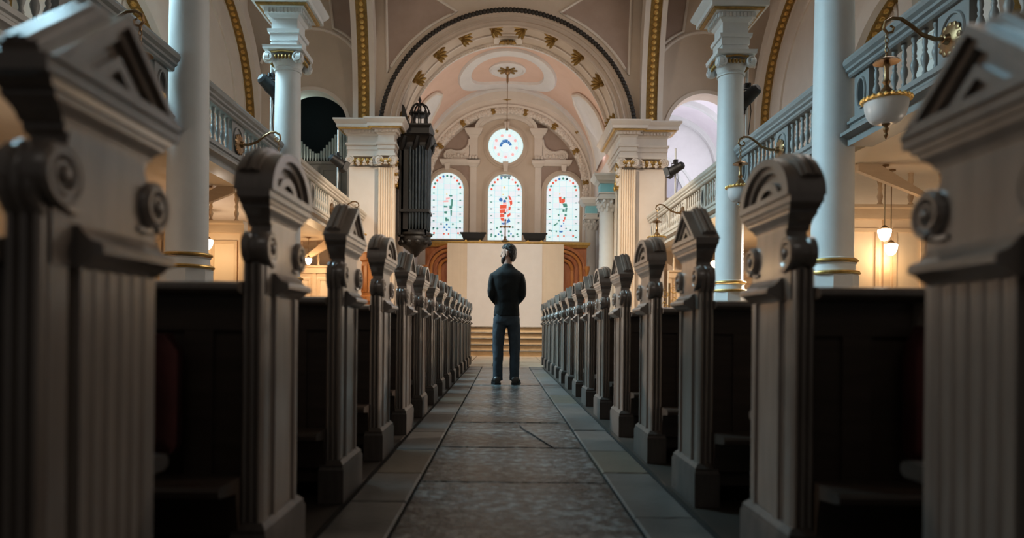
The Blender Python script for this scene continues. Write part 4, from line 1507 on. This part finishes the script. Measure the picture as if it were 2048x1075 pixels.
m.prism([(-hx, 3.44), (-hx + 0.22, 3.44), (-hx + 0.08, 3.95), (-hx, 4.05)], 'y', -hy, -hy + 0.06)
m.build('case_cornice', M_ORGAN, t, True, 30)
m = MB()
for k in range(8):
    a = 2 * pi * k / 8
    m.lathe([(0.03, 3.46), (0.02, 3.5), (0.02, 3.78), (0.035, 3.82)], (0.10 + 0.22 * cos(a), 0.22 * sin(a), 0), 6)
    m.tube([(0.10 + r_ * cos(a), r_ * sin(a), z) for r_, z in ((0.25, 3.84), (0.26, 3.95), (0.20, 4.08), (0.10, 4.15), (0.03, 4.14))], 0.025, 6)
    m.sphere((0.10 + 0.27 * cos(a), 0.27 * sin(a), 3.88), 0.045, 6, 5)
m.lathe([(0.22, 3.80), (0.27, 3.82), (0.27, 3.86), (0.22, 3.88), (0.19, 3.86), (0.19, 3.81)], (0.10, 0, 0), 20)
m.lathe([(0.05, 4.10), (0.06, 4.16), (0.025, 4.2), (0.05, 4.26), (0.03, 4.3), (0.0, 4.38)], (0.10, 0, 0), 10)
m.build('crown', M_ORGAN, t)

# ------------------------------------------------------------------ pews
T = 0.06
WD = 0.31


def rectl(mb, sx, x0, x1, y0, y1, lv, kx0=0.05, kx1=0.32):
    mb.rings([[(sx * (x0 - q * kx0), y0 - q, z), (sx * (x1 + q * kx1), y0 - q, z), (sx * (x1 + q * kx1), y1 + q, z), (sx * (x0 - q * kx0), y1 + q, z)] for z, q in lv])


def pew_meshes(sx, kind, fluted=False):
    """sx = +1: the aisle lies towards +x. Returns [(part name, mesh)]"""
    P = []
    # plinth
    m = MB()
    rectl(m, sx, -T, 0, 0.0, WD, [(0, 0.028), (0.135, 0.028), (0.145, 0.022), (0.155, 0.022), (0.172, 0.004), (0.172, 0.0)], 0.7, 0.8)
    P.append(('plinth', m.mesh('plinth', M_PLINTH, True, 30)))
    # fluted shaft
    pts = [(0.0, 0.012), (0.0, 0.055), (-0.012, 0.058), (-0.012, 0.070), (0.008, 0.074)]
    f0, f1, nf = 0.080, 0.265, 5
    wf = (f1 - f0) / nf
    if not fluted:
        pts = pts[:-1] + [(-0.004, 0.074), (-0.004, 0.082), (0.006, 0.086), (0.006, 0.112), (-0.002, 0.116), (-0.002, 0.258), (0.006, 0.262)]
    for k in range(nf if fluted else 0):
        a = f0 + k * wf
        pts.append((0.008, a + 0.004))
        for q in range(5):
            th = pi * q / 4
            pts.append((0.008 - 0.0045 * sin(th), a + wf / 2 - (wf / 2 - 0.007) * cos(th)))
        pts.append((0.008, a + wf - 0.004))
    pts += [(0.008, 0.270), (-0.004, 0.273), (-0.004, 0.282), (0.0, 0.285), (0.0, WD), (-T, WD), (-T, 0.012)]
    nb = 3
    wb = T / nb
    for k in range(nb):
        a = -T + k * wb
        for q in range(7):
            th = pi * q / 6
            pts.append((a + wb / 2 - (wb / 2 - 0.002) * cos(th), 0.010 - 0.014 * sin(th)))
    m = MB()
    m.prism([(sx * a, b) for a, b in pts], 'z', 0.165, 0.825)
    m.prism([(sx * min(a, 0.0) if b < 0.2 and a > -0.02 or b > 0.05 else sx * a, b) for a, b in pts], 'z', 0.825, 0.885)
    P.append(('shaft', m.mesh('shaft', M_PEW, True, 40)))
    if kind == 'tri':
        # the beads of the edge run on up and curl over into the scroll
        m = MB()
        for k in range(nb):
            a = -T + (k + 0.5) * wb
            m.tube([(sx * a, 0.008, 0.87), (sx * a, -0.010, 0.895), (sx * a, -0.014, 0.93), (sx * a, 0.0, 0.962), (sx * a, 0.03, 0.975)], wb / 2, 8)
        P.append(('edge_bead', m.mesh('edge_bead', M_PEW, True, 60)))
    # plain upper panel, waisted towards the cap
    pl = [(0.012, 0.80), (0.012, 0.90), (0.018, 0.93), (0.034, 0.965), (0.046, 0.985), (0.05, 1.005), (0.26, 1.005), (0.264, 0.985), (0.276, 0.965), (0.292, 0.93), (0.298, 0.90), (0.298, 0.80)]
    m = MB()
    m.prism(pl, 'x', sx * (-T + 0.006), sx * 0.004)
    P.append(('upper_panel', m.mesh('upper_panel', M_PEW, True, 30)))
    # scrolls
    for yc, dr in ((0.022, 1), (0.286, -1)):
        m = MB()
        r_ = 0.046
        m.lathe([(r_ * 0.75, -T), (r_, -T + 0.004), (r_, -T + 0.022), (r_ - 0.006, -T + 0.026), (r_ - 0.006, -0.020), (r_, -0.016), (r_, 0.012), (r_ - 0.004, 0.016), (r_ - 0.010, 0.012), (r_ * 0.6, 0.008), (0.0, 0.008)], (0, yc, 0.930), 24, 'x')
        spiral(m, (0.012, yc, 0.930), (1, 0, 0), r_ * 0.90, 1.9, 0.0085, 40, -dr, (0, 0, -1), 0.72)
        m.sphere((0.012, yc, 0.930), 0.013, 10, 8)
        m.tube([(0.006, yc, 0.889), (0.006, yc + dr * 0.03, 0.882), (0.006, yc + dr * 0.05, 0.884)], [0.009, 0.008, 0.004], 6)
        m.v = [(sx * a, b, c) for a, b, c in m.v]
        P.append(('scroll', m.mesh('scroll', M_PEW, True, 45)))
    # ledge
    m = MB()
    pr = [(0.0, 0.865), (0.012, 0.863), (0.020, 0.852), (0.030, 0.842), (0.046, 0.836), (0.050, 0.830), (0.050, 0.820), (0.036, 0.815), (0.026, 0.806), (0.010, 0.798), (0.0, 0.796)]
    m.prism([(sx * a, z) for a, z in pr], 'y', 0.062, 0.285)
    P.append(('ledge', m.mesh('ledge', M_PEW, True, 25)))
    # moulded cap below the pediment
    m = MB()
    rectl(m, sx, -T, 0, 0.05, 0.26, [(0.995, 0.0), (1.000, 0.008), (1.008, 0.011), (1.012, 0.011), (1.012, 0.018), (1.020, 0.022), (1.028, 0.032), (1.036, 0.048), (1.040, 0.052), (1.048, 0.052), (1.048, 0.062), (1.060, 0.070), (1.064, 0.084), (1.088, 0.086), (1.088, 0.0)])
    P.append(('cap_moulding', m.mesh('cap_moulding', M_PEW, True, 30)))
    # pediment
    c_, a_, z0 = 0.155, 0.188, 1.083

    def outl(q, n=24):
        if kind == 'arch':
            return [(c_ + a_ * q * cos(pi - pi * k / n), z0 + 0.006 * (q < 1) + (0.135 * q) * sin(pi - pi * k / n)) for k in range(n + 1)]
        h = 0.143
        b = 0.010 if q < 1 else 0.0
        out = []
        for k in range(n + 1):
            u = -1 + 2 * k / n
            out.append((c_ + a_ * q * u, z0 + b + (h * q - b * 0) * (1 - abs(u)) if True else 0))
        return out

    def loop(q):
        return outl(q)
    m = MB()
    o1, o2, o3, o4, o5 = loop(1.0), loop(0.80), loop(0.66), loop(0.46), loop(0.30)
    m.prism(o1, 'x', sx * (-T - 0.012), sx * 0.004)

    def fr(outer, inner, xa, xb):
        m.ringprism(outer, [(y, max(z, z0 + 0.018)) for y, z in inner], 'x', sx * xa, sx * xb)
    fr(o1, o2, 0.003, 0.034)
    fr(o2, o3, 0.003, 0.020)
    fr(o4, o5, 0.003, 0.018)
    P.append(('pediment', m.mesh('pediment', M_PEW, True, 32)))
    # raised strap over the top
    m = MB()
    for xa, xb, of in ((-0.064, -0.006, 0.010), (-0.052, -0.040, 0.017), (-0.030, -0.018, 0.017)):
        if kind == 'arch':
            seg = [(c_ + (a_ + of) * cos(radians(158 - 136 * k / 18)), z0 + (0.135 + of) * sin(radians(158 - 136 * k / 18))) for k in range(19)]
            ins = [(c_ + (a_ - 0.01) * cos(radians(158 - 136 * k / 18)), z0 + (0.135 - 0.01) * sin(radians(158 - 136 * k / 18))) for k in range(19)]
        else:
            nrm = Vector((-0.143, 0.188)).normalized()
            seg = [(c_ - a_ * 0.84 + nrm.x * of, z0 + 0.143 * 0.16 + nrm.y * of), (c_ - 0.012, z0 + 0.143 + of * 0.9), (c_ + 0.012, z0 + 0.143 + of * 0.9), (c_ + a_ * 0.84 - nrm.x * of, z0 + 0.143 * 0.16 + nrm.y * of)]
            ins = [(c_ - a_ * 0.84 - nrm.x * 0.01, z0 + 0.143 * 0.16 - 0.01), (c_ - 0.012, z0 + 0.12), (c_ + 0.012, z0 + 0.12), (c_ + a_ * 0.84 + nrm.x * 0.01, z0 + 0.143 * 0.16 - 0.01)]
        m.prism(seg + ins[::-1], 'x', sx * xa, sx * xb)
    P.append(('strap', m.mesh('strap', M_PEW, True, 30)))
    # bench
    L = 2.55
    x0, x1 = -T - L, -T + 0.005
    m = MB()
    pr = [(0.02, 0.795), (-0.035, 0.805), (-0.045, 0.812), (-0.045, 0.822), (-0.038, 0.830), (0.0, 0.836), (0.075, 0.836), (0.085, 0.830), (0.085, 0.815), (0.07, 0.808), (0.06, 0.795)]
    m.prism(pr, 'x', sx * x0, sx * x1)
    P.append(('top_rail', m.mesh('top_rail', M_PEW, True, 30)))
    m = MB()
    m.box(*sorted((sx * x0, sx * x1)), 0.030, 0.048, 0.08, 0.80)
    for xx in [x1 - 0.09 - k * 0.58 for k in range(5)]:
        m.box(*sorted((sx * xx, sx * (xx - 0.08))), 0.018, 0.03, 0.16, 0.78)
    m.box(*sorted((sx * x0, sx * x1)), 0.016, 0.03, 0.70, 0.795)
    m.box(*sorted((sx * x0, sx * x1)), 0.016, 0.03, 0.08, 0.16)
    P.append(('back_panel', m.mesh('back_panel', M_BENCH, False)))
    m = MB()
    pr = [(0.048, 0.415), (0.46, 0.405), (0.475, 0.412), (0.478, 0.425), (0.47, 0.437), (0.45, 0.442), (0.048, 0.445)]
    m.prism(pr, 'x', sx * x0, sx * x1)
    P.append(('seat', m.mesh('seat', M_BENCH, True, 30)))
    m = MB()
    m.box(*sorted((sx * x0, sx * x1)), 0.30, 0.32, 0.0, 0.41)
    P.append(('seat_front', m.mesh('seat_front', M_BENCH, False)))
    m = MB()
    pr = [(-0.02, 0.145), (0.0, 0.13), (0.02, 0.13), (0.02, 0.30), (-0.14, 0.30), (-0.15, 0.29), (-0.15, 0.275), (-0.13, 0.27), (-0.04, 0.26)]
    m.prism([(a, b) for a, b in pr], 'x', sx * x0, sx * x1)
    P.append(('kneeler_rail', m.mesh('kneeler_rail', M_BENCH, True, 30)))
    br = MB()
    br.prism([(0.018, 0.795), (-0.035, 0.795), (-0.032, 0.780), (-0.018, 0.765), (-0.005, 0.745), (0.0, 0.72), (0.018, 0.71)], 'x', sx * -0.012, sx * 0.012)
    bm_ = br.mesh('bracket', M_PEW, True, 30)
    for xx in (-0.35, -1.1, -1.85):
        P.append(('bracket', bm_, (sx * xx, 0, 0)))
    return P


PM = {(sx, k): pew_meshes(sx, k) for sx in (1, -1) for k in ('arch', 'tri')}
PM0 = {sx: pew_meshes(sx, 'tri', True) for sx in (1, -1)}
NTH = ['nearest', 'second', 'third', 'fourth', 'fifth', 'sixth', 'seventh', 'eighth', 'ninth', 'tenth', 'eleventh', 'twelfth', 'thirteenth', 'fourteenth', 'farthest']
PITCH, Y0 = 0.884, 0.96
for sx, xf, side in ((1, -0.66, 'left'), (-1, 0.80, 'right')):
    for k in range(15):
        kind = 'tri' if k % 2 == 0 else 'arch'
        lab = 'carved dark wooden pew with %s end cap, %s on the %s of the aisle' % ('triangular' if kind == 'tri' else 'round arched', NTH[k], side)
        t = thing('pew', lab, 'pew', (xf, Y0 + PITCH * k, 0), group='carved pews along the aisle')
        for p in (PM0[sx] if k == 0 else PM[(sx, kind)]):
            o = put(p[0], p[1], t)
            if len(p) > 2:
                o.location = p[2]

# red hassocks hung in the pews and a card on the book rail


def hassock(x, y, z, w_, h, lab):
    m = MB()
    m.rings([[(x + w_ * sxx * q, y + d, z + h * szz * q) for sxx, szz in ((-1, -0.85), (-0.9, -1), (0.9, -1), (1, -0.85), (1, 0.7), (0.75, 1), (-0.75, 1), (-1, 0.7))] for d, q in ((0, 0.85), (-0.02, 1.0), (-0.07, 1.0), (-0.09, 0.85))])
    o = m.build('hassock', M_RED, None, True, 50)
    tag(o, lab, 'cushion', 'red hassocks in the pews')


hassock(-1.0, 1.845, 0.53, 0.13, 0.16, 'dark red hassock against the second pew on the left')
hassock(1.22, 1.845, 0.55, 0.13, 0.18, 'dark red hassock against the second pew on the right')

# ------------------------------------------------------------------ the aisles under the galleries: screens, lamps
tb = MB()
tb.lathe([(0.035, 0), (0.035, 0.03), (0.02, 0.05), (0.04, 0.13), (0.022, 0.2), (0.032, 0.24), (0.02, 0.28), (0.038, 0.35), (0.03, 0.40), (0.035, 0.44), (0.035, 0.47)], (0, 0, 0), 12)
TBAL = tb.mesh('turned_baluster', M_CREAMWOOD)


def screen(s, Y, d0, d1, zb, lab, strut):
    t = thing('aisle_screen', lab, 'screen', (XC, Y, 0))
    X = lambda d: s * d
    lo = lambda a, b: tuple(sorted((X(a), X(b))))
    m = MB()
    m.prism([(-0.10, zb), (-0.10, zb + 0.13), (-0.14, zb + 0.15), (-0.14, zb + 0.19), (0.06, zb + 0.19), (0.06, zb)], 'x', X(d0), X(d1))
    m.build('beam', M_CREAMWOOD, t, True, 30)
    n = int((d1 - d0) / 0.42)
    for k in range(n + 1):
        o = put('turned_baluster', TBAL, t, (X(d0 + 0.15 + 0.42 * k), -0.03, zb + 0.19))
        o.scale = (1, 1, (2.9 - zb - 0.19) / 0.47)
    m = MB()
    m.box(*lo(d0, d1), -0.0, 0.05, 0, zb)
    m.build('boarding', M_CREAM, t, False)
    w_ = 0.62
    k = 0
    d = d0
    while d < d1:
        m = MB()
        m.box(*lo(d, d + 0.09), -0.05, 0.0, 0, zb)
        m.build('post', M_CREAMWOOD, t, False)
        for za, zc in ((0.15, 1.05), (1.2, zb - 0.12)):
            if d + w_ < d1 + 0.3:
                m = MB()
                a, b = lo(d + 0.14, d + w_ - 0.05)
                m.ringprism([(a, za), (b, za), (b, zc), (a, zc)], [(a + 0.05, za + 0.05), (b - 0.05, za + 0.05), (b - 0.05, zc - 0.05), (a + 0.05, zc - 0.05)], 'y', -0.03, 0.0)
                m.build('panel_frame', M_CREAMWOOD, t, False)
        d += w_
    m = MB()
    m.prism([(X(d0), 2.90), (X(d0), 2.80), (X(d0 + 0.9), zb + 0.19), (X(d0 + 0.9) + s * 0.10, zb + 0.19), (X(d0) + s * 0.25, 2.90)], 'y', -0.55, -0.47)
    m.build('sloping_strut', M_CREAMWOOD, t, False)


screen(-1, 11.0, 4.3, 7.2, 2.24, 'cream panelled screen with a baluster frieze under the left gallery', 1)
screen(1, 9.2, 4.5, 7.2, 2.26, 'cream panelled screen with a baluster frieze under the right gallery', 1)
screen(-1, 17.2, 4.25, 7.2, 2.1, 'golden panelled screen at the far end under the left gallery', 1)
screen(1, 17.6, 4.25, 7.2, 2.1, 'golden panelled screen at the far end under the right gallery', 1)


def pendant(x, y, z, lab, power, col=WARM):
    t = thing('pendant_lamp', lab, 'lamp', (x, y, z), group='lit glass pendants under the galleries')
    m = MB()
    m.lathe([(0.02, -0.11), (0.05, -0.09), (0.075, -0.04), (0.085, 0.02), (0.08, 0.04), (0.04, 0.05)], (0, 0, 0), 18)
    m.build('glass_shade', M_BULB, t)
    m = MB()
    m.lathe([(0.045, 0.045), (0.05, 0.06), (0.02, 0.09), (0.006, 0.10), (0.006, 2.87 - z), (0.05, 2.88 - z), (0.05, 2.90 - z)], (0, 0, 0), 12)
    m.build('stem', M_BRASS, t)
    point('pendant_light', (x, y, z - 0.16), power, col, 0.09)


pendant(-4.62, 10.45, 2.02, 'lit pendant lamp before the left panelled screen', 14)
pendant(-4.75, 16.3, 2.35, 'lit pendant lamp before the golden screen on the left', 30)
pendant(4.97, 8.75, 2.02, 'lit pendant lamp before the right screen, the nearer of two', 6)
pendant(5.2, 9.0, 1.86, 'lit pendant lamp before the right screen, the lower of two', 6)
pendant(4.9, 15.6, 2.3, 'lit pendant lamp far under the right gallery', 30)

for s, side in ((-1, 'left'), (1, 'right')):  # pendants and spots added out of view to brighten the pew faces
    for Y, nm in ((3.2, 'first'), (6.2, 'second')):
        pendant(XC + s * 4.9, Y, 2.1, 'added unseen pendant lamp under the %s gallery, %s from the camera' % (side, nm), 14, WARM3)
        spot('pew_face_fill', (XC + s * 4.75, Y, 1.98), (XC - s * 0.7, Y * 0.75, 1.30), 110 if Y < 5 else 780, WARM3, 54, 0.06, 1.0)
    pendant(XC + s * 5.6, 12.6, 2.2, 'added unseen pendant lamp under the %s gallery behind the second column' % side, 40, WARM3)
    spot('pew_face_fill', (XC + s * 5.45, 12.6, 2.08), (XC - s * 0.7, 8.0, 1.30), 1500, WARM3, 50, 0.06, 1.0)
# pulpit
t = thing('pulpit', 'orange wooden panelled pulpit behind the fourth pew on the left', 'pulpit', (-3.02, 15.8, 0.0))
m = MB()
m.lathe([(0.22, 0.0), (0.22, 0.08), (0.10, 0.14), (0.09, 0.9), (0.12, 1.0), (0.30, 1.25), (0.34, 1.36)], (0, 0, 0), 8, ph=pi / 8)
m.build('stem', M_ORANGE, t, False)
m = MB()
m.lathe([(0.36, 1.34), (0.36, 1.44), (0.32, 1.48), (0.32, 2.25), (0.36, 2.29), (0.38, 2.36), (0.40, 2.42), (0.40, 2.46), (0.3, 2.46)], (0, 0, 0), 8, ph=pi / 8)
m.build('tub', M_ORANGE, t, False)
pm = MB()
pm.ringprism([(-0.11, 1.54), (0.11, 1.54), (0.11, 2.2), (-0.11, 2.2)], [(-0.08, 1.58), (0.08, 1.58), (0.08, 2.16), (-0.08, 2.16)], 'y', -0.312, -0.285)
pme = pm.mesh('panel', M_ORANGE, False)
for k in range(8):
    put('panel', pme, t, None, (0, 0, 2 * pi * k / 8))
spot('pulpit_spot', (-4.2, 14.2, 2.7), (-3.02, 15.8, 1.8), 30, WARM, 50)

# gilt scrollwork stand on the right
t = thing('scroll_stand', 'tall gilt scrollwork stand by the right pier behind the fourth pew', 'stand', (3.62, 14.6, 0.0))
m = MB()
m.lathe([(0.2, 0), (0.2, 0.04), (0.05, 0.08), (0.025, 0.15), (0.025, 1.75)], (0, 0, 0), 12)
m.build('stem', M_BRASS, t)
m = MB()
for k in range(4):
    z = 0.75 + 0.27 * k
    for q in (-1, 1):
        spiral(m, (q * 0.09, 0, z + 0.05 * q), (0, 1, 0), 0.10, 1.4, 0.012, 24, q, (0, 0, 1))
m.build('scrollwork', M_GOLD, t)

# ------------------------------------------------------------------ the man
MX, MY = 0.045, 8.65
man = thing('person', 'bearded man in black jacket and blue jeans standing in the aisle, back turned', 'person', (MX, MY, 0.0))


def ell(cx, cy, z, rx, ry, n=20, p=2.0):
    out = []
    for j in range(n):
        a = 2 * pi * j / n
        c_, s_ = cos(a), sin(a)
        out.append((cx + rx * math.copysign(abs(c_) ** (2 / p), c_), cy + ry * math.copysign(abs(s_) ** (2 / p), s_), z))
    return out


def remesh(o, vox, smooth=3, disp=None):
    r = o.modifiers.new('join', 'REMESH')
    r.mode = 'VOXEL'
    r.voxel_size = vox
    r.use_smooth_shade = True
    s_ = o.modifiers.new('soften', 'SMOOTH')
    s_.iterations = smooth
    s_.factor = 0.5
    if disp:
        tx = D.textures.new('fold', 'CLOUDS')
        tx.noise_scale = disp[1]
        d_ = o.modifiers.new('folds', 'DISPLACE')
        d_.texture = tx
        d_.strength = disp[0]
        d_.mid_level = 0.5


AZ = radians(158)            # heading of the face (turned to the left, slightly away)
fx, fy = cos(AZ), sin(AZ)    # forward
lx, ly = -fy, fx             # left of the face
HC = Vector((0.018, 0.015, 1.688))


def hp(f, l, u):
    return (HC.x + fx * f + lx * l, HC.y + fy * f + ly * l, HC.z + u)


def headshape(mb, grow=1.0, n=20):
    """skull and jaw as stacked rings in head space: (height, front, back, halfwidth)"""
    lv = [(-0.118, 0.055, -0.015, 0.028), (-0.105, 0.078, 0.0 - 0.02, 0.045), (-0.075, 0.085, -0.045, 0.058), (-0.04, 0.086, -0.078, 0.066), (0.0, 0.086, -0.092, 0.071), (0.035, 0.09, -0.097, 0.074), (0.07, 0.082, -0.09, 0.070), (0.095, 0.062, -0.072, 0.056), (0.112, 0.03, -0.04, 0.032), (0.118, 0.005, -0.015, 0.010)]
    rs = []
    for u, fr_, bk, hw in lv:
        c_, r_ = (fr_ + bk) / 2, (fr_ - bk) / 2
        rs.append([hp(c_ + r_ * grow * cos(2 * pi * j / n), hw * grow * sin(2 * pi * j / n), u * (grow if u > 0 else 1)) for j in range(n)])
    mb.rings(rs)


b = MB()
headshape(b)
b.tube([hp(0.082, 0, 0.02), hp(0.10, 0, -0.01), hp(0.108, 0, -0.028), hp(0.09, 0, -0.036)], [0.010, 0.012, 0.014, 0.010], 8)     # nose
b.tube([hp(0.08, -0.035, 0.03), hp(0.09, 0, 0.032), hp(0.08, 0.035, 0.03)], 0.010, 6)      # brow
b.tube([hp(0.080, -0.022, -0.062), hp(0.090, 0, -0.060), hp(0.080, 0.022, -0.062)], 0.008, 6)     # lips
for q in (-1, 1):
    b.tube([hp(0.0, q * 0.072, 0.03), hp(-0.018, q * 0.084, 0.022), hp(-0.018, q * 0.083, -0.01), hp(-0.002, q * 0.073, -0.035)], [0.008, 0.011, 0.010, 0.008], 6)   # ears
b.rings([ell(0.0, -0.005, 1.40, 0.085, 0.07), ell(0.0, 0.0, 1.47, 0.068, 0.062), ell(0.004, 0.004, 1.52, 0.056, 0.058), ell(0.010, 0.008, 1.58, 0.054, 0.057), ell(0.014, 0.012, 1.63, 0.054, 0.058)])
b.rings([ell(0, 0, 0.80, 0.13, 0.09), ell(0, 0, 0.95, 0.145, 0.095), ell(0, 0, 1.08, 0.13, 0.09), ell(0, 0, 1.25, 0.155, 0.10), ell(0, 0, 1.38, 0.17, 0.10), ell(0, 0, 1.45, 0.12, 0.075)])
for q in (-1, 1):
    b.tube([(q * 0.165, 0.0, 1.41), (q * 0.195, -0.02, 1.28), (q * 0.20, -0.035, 1.17), (q * 0.165, 0.07, 1.09), (q * 0.09, 0.155, 1.02)], [0.05, 0.043, 0.038, 0.034, 0.024], 12)
    # hands clasped in front: palm, four fingers, thumb
    b.tube([(q * 0.09, 0.155, 1.02), (q * 0.062, 0.172, 0.995), (q * 0.025, 0.180 + 0.012 * q, 0.965)], [0.024, 0.034, 0.030], 10)
    for k in range(4):
        z = 0.992 - 0.021 * k
        L = (0.9, 1.0, 0.95, 0.78)[k]
        o_ = 0.028 + 0.014 * (q > 0)
        b.tube([(q * 0.028, 0.178 + 0.01 * q, z - 0.006), (q * (0.028 - 0.035 * L), 0.18 + o_, z - 0.012), (q * (0.028 - 0.062 * L), 0.178 + o_, z - 0.018), (q * (0.028 - 0.082 * L), 0.165 + o_ * 0.8, z - 0.02)], [0.0095, 0.009, 0.0085, 0.007], 8)
    b.tube([(q * 0.066, 0.178, 1.005), (q * 0.040, 0.198, 1.018), (q * 0.012, 0.206, 1.016)], [0.013, 0.011, 0.009], 8)
    b.tube([(q * 0.085, 0, 0.86), (q * 0.105, 0.005, 0.50), (q * 0.105, -0.012, 0.30), (q * 0.105, 0.0, 0.09), (q * 0.11, 0.07, 0.04)], [0.08, 0.055, 0.05, 0.036, 0.03], 14)
o = b.build('body', M_SKIN, man)
remesh(o, 0.0065, 3)
# eyes
for q in (-1, 1):
    m = MB()
    m.sphere(hp(0.078, q * 0.031, 0.012), 0.011, 10, 8)
    m.build('eye', M_PAPER, man)
# hair and beard
h = MB()
n = 22
lv = [(-0.105, -0.035, -0.066, 0.040), (-0.085, -0.035, -0.080, 0.052), (-0.060, -0.03, -0.092, 0.062), (-0.03, 0.004, -0.104, 0.076), (0.0, 0.014, -0.103, 0.077), (0.035, 0.024, -0.106, 0.079), (0.055, 0.080, -0.104, 0.078), (0.085, 0.088, -0.095, 0.073), (0.108, 0.078, -0.078, 0.060), (0.124, 0.05, -0.045, 0.038), (0.131, 0.02, -0.02, 0.014)]
rs = []
for u, fr_, bk, hw in lv:
    c_, r_ = (fr_ + bk) / 2, (fr_ - bk) / 2
    rs.append([hp(c_ + r_ * cos(2 * pi * j / n), hw * sin(2 * pi * j / n), u) for j in range(n)])
h.rings(rs)
o = h.build('hair', M_HAIR, man)
remesh(o, 0.006, 2, (0.014, 0.025))
h = MB()
lv = [(-0.138, 0.072, 0.03, 0.026), (-0.120, 0.096, 0.0, 0.052), (-0.09, 0.100, -0.01, 0.066), (-0.062, 0.094, 0.0, 0.072), (-0.03, 0.03, 0.0, 0.077), (0.0, 0.022, 0.004, 0.077)]
rs = []
for u, fr_, bk, hw in lv:
    c_, r_ = (fr_ + bk) / 2, (fr_ - bk) / 2
    rs.append([hp(c_ + r_ * cos(2 * pi * j / n), hw * sin(2 * pi * j / n), u) for j in range(n)])
h.rings(rs)
o = h.build('beard', M_HAIR, man)
remesh(o, 0.006, 2, (0.008, 0.02))
# jacket
j = MB()
j.rings([ell(0, 0.0, 0.880, 0.168, 0.112, p=2.3), ell(0, 0, 0.95, 0.163, 0.112, p=2.3), ell(0, 0, 1.06, 0.152, 0.106, p=2.3), ell(0, -0.005, 1.18, 0.160, 0.11, p=2.3), ell(0, -0.01, 1.30, 0.182, 0.118, p=2.3), ell(0, -0.01, 1.40, 0.200, 0.112, p=2.3), ell(0, -0.01, 1.435, 0.188, 0.104, p=2.1),
         ell(0, -0.008, 1.462, 0.160, 0.092), ell(0, 0.0, 1.50, 0.108, 0.077), ell(0.003, 0.004, 1.535, 0.068, 0.066), ell(0.005, 0.006, 1.555, 0.062, 0.062)])
for q in (-1, 1):
    j.tube([(q * 0.135, -0.008, 1.435), (q * 0.172, -0.012, 1.395), (q * 0.192, -0.022, 1.30), (q * 0.199, -0.034, 1.20), (q * 0.196, -0.028, 1.155), (q * 0.165, 0.05, 1.10), (q * 0.115, 0.125, 1.04), (q * 0.088, 0.152, 1.018)], [0.040, 0.056, 0.055, 0.052, 0.051, 0.047, 0.040, 0.036], 14)
# turned-up collar
o = j.build('jacket', M_JACKET, man)
remesh(o, 0.009, 4, (0.012, 0.09))
# jeans
j = MB()
j.rings([ell(0, 0.0, 0.765, 0.165, 0.100, p=2.4), ell(0, 0, 0.80, 0.174, 0.108, p=2.4), ell(0, 0, 0.88, 0.164, 0.106, p=2.4), ell(0, 0, 0.97, 0.148, 0.100, p=2.4)])
for q in (-1, 1):
    j.tube([(q * 0.080, 0, 0.84), (q * 0.092, 0.0, 0.74), (q * 0.102, 0.0, 0.62), (q * 0.108, 0.004, 0.50), (q * 0.108, -0.006, 0.38), (q * 0.108, -0.010, 0.26), (q * 0.108, -0.004, 0.14), (q * 0.108, 0.0, 0.085), (q * 0.108, 0.004, 0.05)], [0.090, 0.087, 0.079, 0.072, 0.068, 0.065, 0.062, 0.063, 0.064], 16)
o = j.build('jeans', M_JEANS, man)
remesh(o, 0.009, 3, (0.012, 0.06))
# shoes
for q in (-1, 1):
    m = MB()
    cxs = q * 0.112
    rs = []
    for y, hw, zt in ((-0.085, 0.030, 0.075), (-0.075, 0.040, 0.105), (-0.03, 0.044, 0.115), (0.03, 0.045, 0.10), (0.09, 0.050, 0.075), (0.15, 0.050, 0.058), (0.19, 0.040, 0.046), (0.205, 0.022, 0.035)):
        xo = q * 0.10 * (y + 0.085)
        hw *= 1.15
        rs.append([(cxs + xo + hw * cos(2 * pi * k / 14), y, 0.018 + (zt - 0.018) * (0.5 + 0.5 * sin(2 * pi * k / 14))) for k in range(14)])
    m.rings(rs)
    m.build('shoe', M_SHOE, man, True, 60)
    m = MB()
    sole = []
    for y, hw in ((-0.09, 0.028), (-0.07, 0.042), (0.0, 0.045), (0.08, 0.053), (0.15, 0.053), (0.195, 0.040), (0.21, 0.02)):
        sole.append((cxs + q * 0.10 * (y + 0.085) + hw * 1.13, y))
    left = [(2 * (cxs + q * 0.10 * (y + 0.085)) - x, y) for x, y in sole]
    m.prism(sole + left[::-1], 'z', 0.0, 0.026)
    m.build('sole', M_BLACK, man, False)
